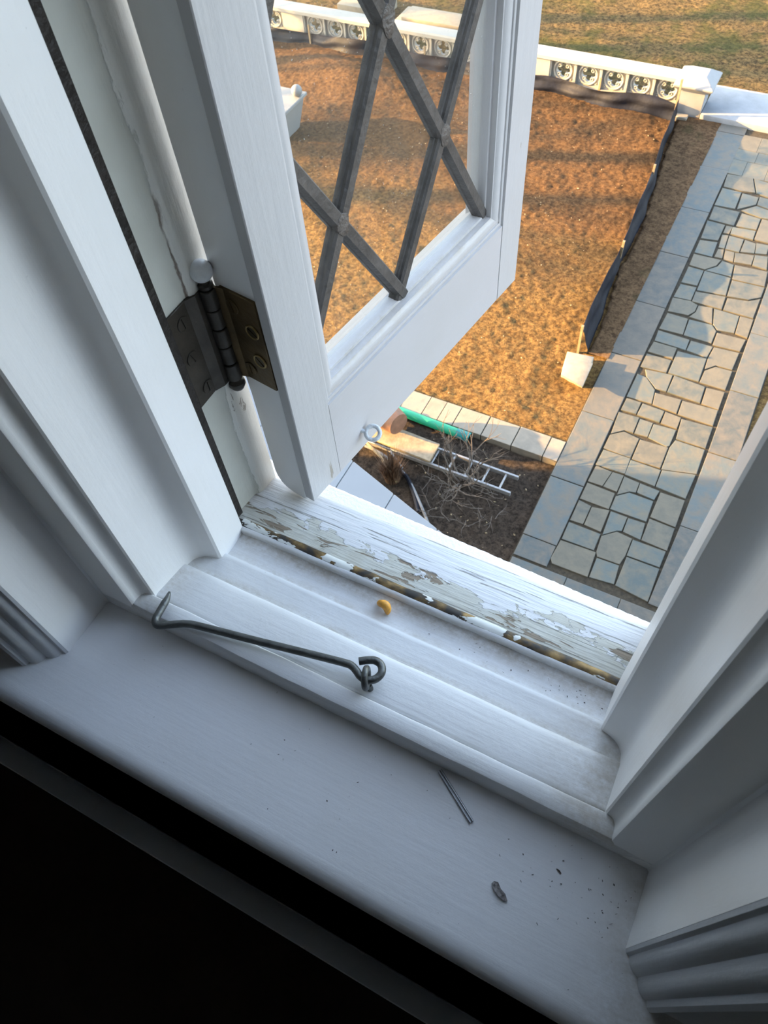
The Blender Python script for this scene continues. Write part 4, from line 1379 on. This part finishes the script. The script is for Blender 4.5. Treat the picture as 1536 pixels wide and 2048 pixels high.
sh = empty('bare_shrub', (-2.72, 6.68, 0), label='leafless grey-brown shrub growing in front of the ladder', cat='shrub')
rg = random.Random(11)
for k in range(7):
    b = MB()
    a = k * 2 * math.pi / 7 + 0.4
    branches(b, Vector((-2.74 + 0.05 * math.cos(a), 6.70 + 0.05 * math.sin(a), -0.05)), Vector((math.cos(a) * 0.8, math.sin(a) * 0.8, 0.85)).normalized(), 0.020, 0.50, 3, 0.45, rg)
    b.build('stem', BARK, sh, smooth=True, angle=80)
# low bare twigs on the soil
tw = MB()
for k in range(26):
    p = Vector((rnd.uniform(-3.3, -1.9), rnd.uniform(5.9, 6.7), rnd.uniform(0, 0.03)))
    d = Vector((rnd.gauss(0, 1), rnd.gauss(0, 1), rnd.uniform(0, 0.5))).normalized()
    branches(tw, p, d, 0.006, 0.22, 1, 0.5, rnd)
tw.build('fallen_twigs', BARK, None, label='fallen thin twigs scattered over the dark bed', cat='twigs', kind='stuff')
# pale stones and leaves scattered over soil and lawn
lt = MB()
for k in range(440):
    if k < 50:
        x_, y_ = rnd.uniform(-3.6, -1.55), rnd.uniform(5.6, 7.6)
    else:
        x_, y_ = rnd.uniform(-11, -2.2), rnd.uniform(8.3, 18.0)
    z_ = float(lumps(np.array([x_]), np.array([y_]))[0]) * (0.9 if k < 50 else 1.0) + (-0.055 if k < 50 else 0.01)
    r = rnd.uniform(0.008, 0.026)
    a = rnd.uniform(0, 6.28)
    e1, e2 = Vector((math.cos(a), math.sin(a), rnd.uniform(-0.3, 0.3))) * r, Vector((-math.sin(a), math.cos(a), rnd.uniform(-0.3, 0.3))) * r * 0.6
    c = Vector((x_, y_, z_ + 0.006))
    lt.add([c + e1, c + e2, c - e1, c - e2, c + Vector((0, 0, r * 0.5))], [(0, 1, 4), (1, 2, 4), (2, 3, 4), (3, 0, 4)])
lt.build('leaf_litter', ROPE, None, label='pale leaves and chips scattered over lawn and bed', cat='leaves', kind='stuff')

# ------------------------------------------------------------------ roof of the bay below the window
br = empty('bay_roof', (-1.3, 0.5, 6.9), kind='structure')
edge = lambda x: 1.9 - 0.339 * (x + 1.37)
for k in range(28):
    x0 = -4.4 + 0.276 * k
    x1 = x0 + 0.272
    if edge(x1) < 0.40:
        break
    ya, yb = edge(x0), edge(x1)
    MB().prism([(x0, 0.34), (x1, 0.34), (x1, yb), (x0, ya)], lambda p, z: (p[0], p[1], z), 6.93, 7.0).build('roof_panel', ROOFP, br, bevel=0.004, segs=1)

# ------------------------------------------------------------------ bare trees upwind of the sun, out of the frame, that dapple the grass
# unseen lantern shape added on the end of the wing to shadow the kerb
wlm = empty('kerb_shadow_caster', (-16.0, 2.58, 3.8), label='small dark shape added on the end of the house wing to shadow the kerb', cat='shadow caster')
MB().tube([(-16.0, 2.56, 3.95), (-16.0, 2.82, 3.98)], 0.02, 8).build('bracket', DARKSTRIP, wlm)
MB().lathe([(0.03, -0.2), (0.10, -0.16), (0.13, 0.05), (0.15, 0.07), (0.05, 0.16), (0.02, 0.20)], (-16.0, 2.84, 3.78), 8).build('caster_body', DARKSTRIP, wlm)
TREE_LABELS = ['leafless tree left of the garden, in line with the ball-topped pier', 'leafless tree left of the garden, nearest to the far lawn', 'leafless tree left of the garden, behind the nearest one on the far lawn side',
               'tall leafless tree left of the garden, well behind the tree in line with the pier', 'leafless tree left of the garden, farthest out from the house', 'tallest leafless tree, left of the garden and closest to the house wing']
tr0 = None
for k, (tx, ty, sc) in enumerate(((-31.0, 6.7, 1.1), (-24.0, 14.4, 0.9), (-33.0, 13.0, 1.1), (-38.0, 8.4, 1.25), (-28.0, 19.6, 1.0), (-41.0, 1.5, 1.3))):
    if tr0 is None:
        tr0 = empty('bare_tree', (0, 0, 0), label=TREE_LABELS[0], cat='tree', group='bare trees left of the garden')
        b = MB()
        rg = random.Random(3)
        b.tube([(0, 0, -0.2), (0.05, 0.1, 2.5), (-0.05, 0.0, 5.5), (0.1, 0.1, 9.5)], [0.34, 0.30, 0.25, 0.10], 8)
        trk = b.build('trunk', BARK, tr0, smooth=True)
        b = MB()
        for j in range(6):
            a = j * 1.047
            branches(b, Vector((0.0, 0.03, 3.0 + 0.9 * j)), Vector((math.cos(a) * 0.9, math.sin(a) * 0.9, 0.8)).normalized(), 0.085, 1.7, 3, 0.35, rg)
        brn = b.build('branches', BARK, tr0, smooth=True)
        t = tr0
    else:
        t = tr0.copy()
        COL.objects.link(t)
        for ch_ in (trk, brn):
            c = ch_.copy()
            COL.objects.link(c)
            c.parent = t
    t['label'] = TREE_LABELS[k]
    t.location = (tx, ty, 0)
    t.rotation_euler = (0, 0, k * 1.3)
    t.scale = (sc, sc, sc)
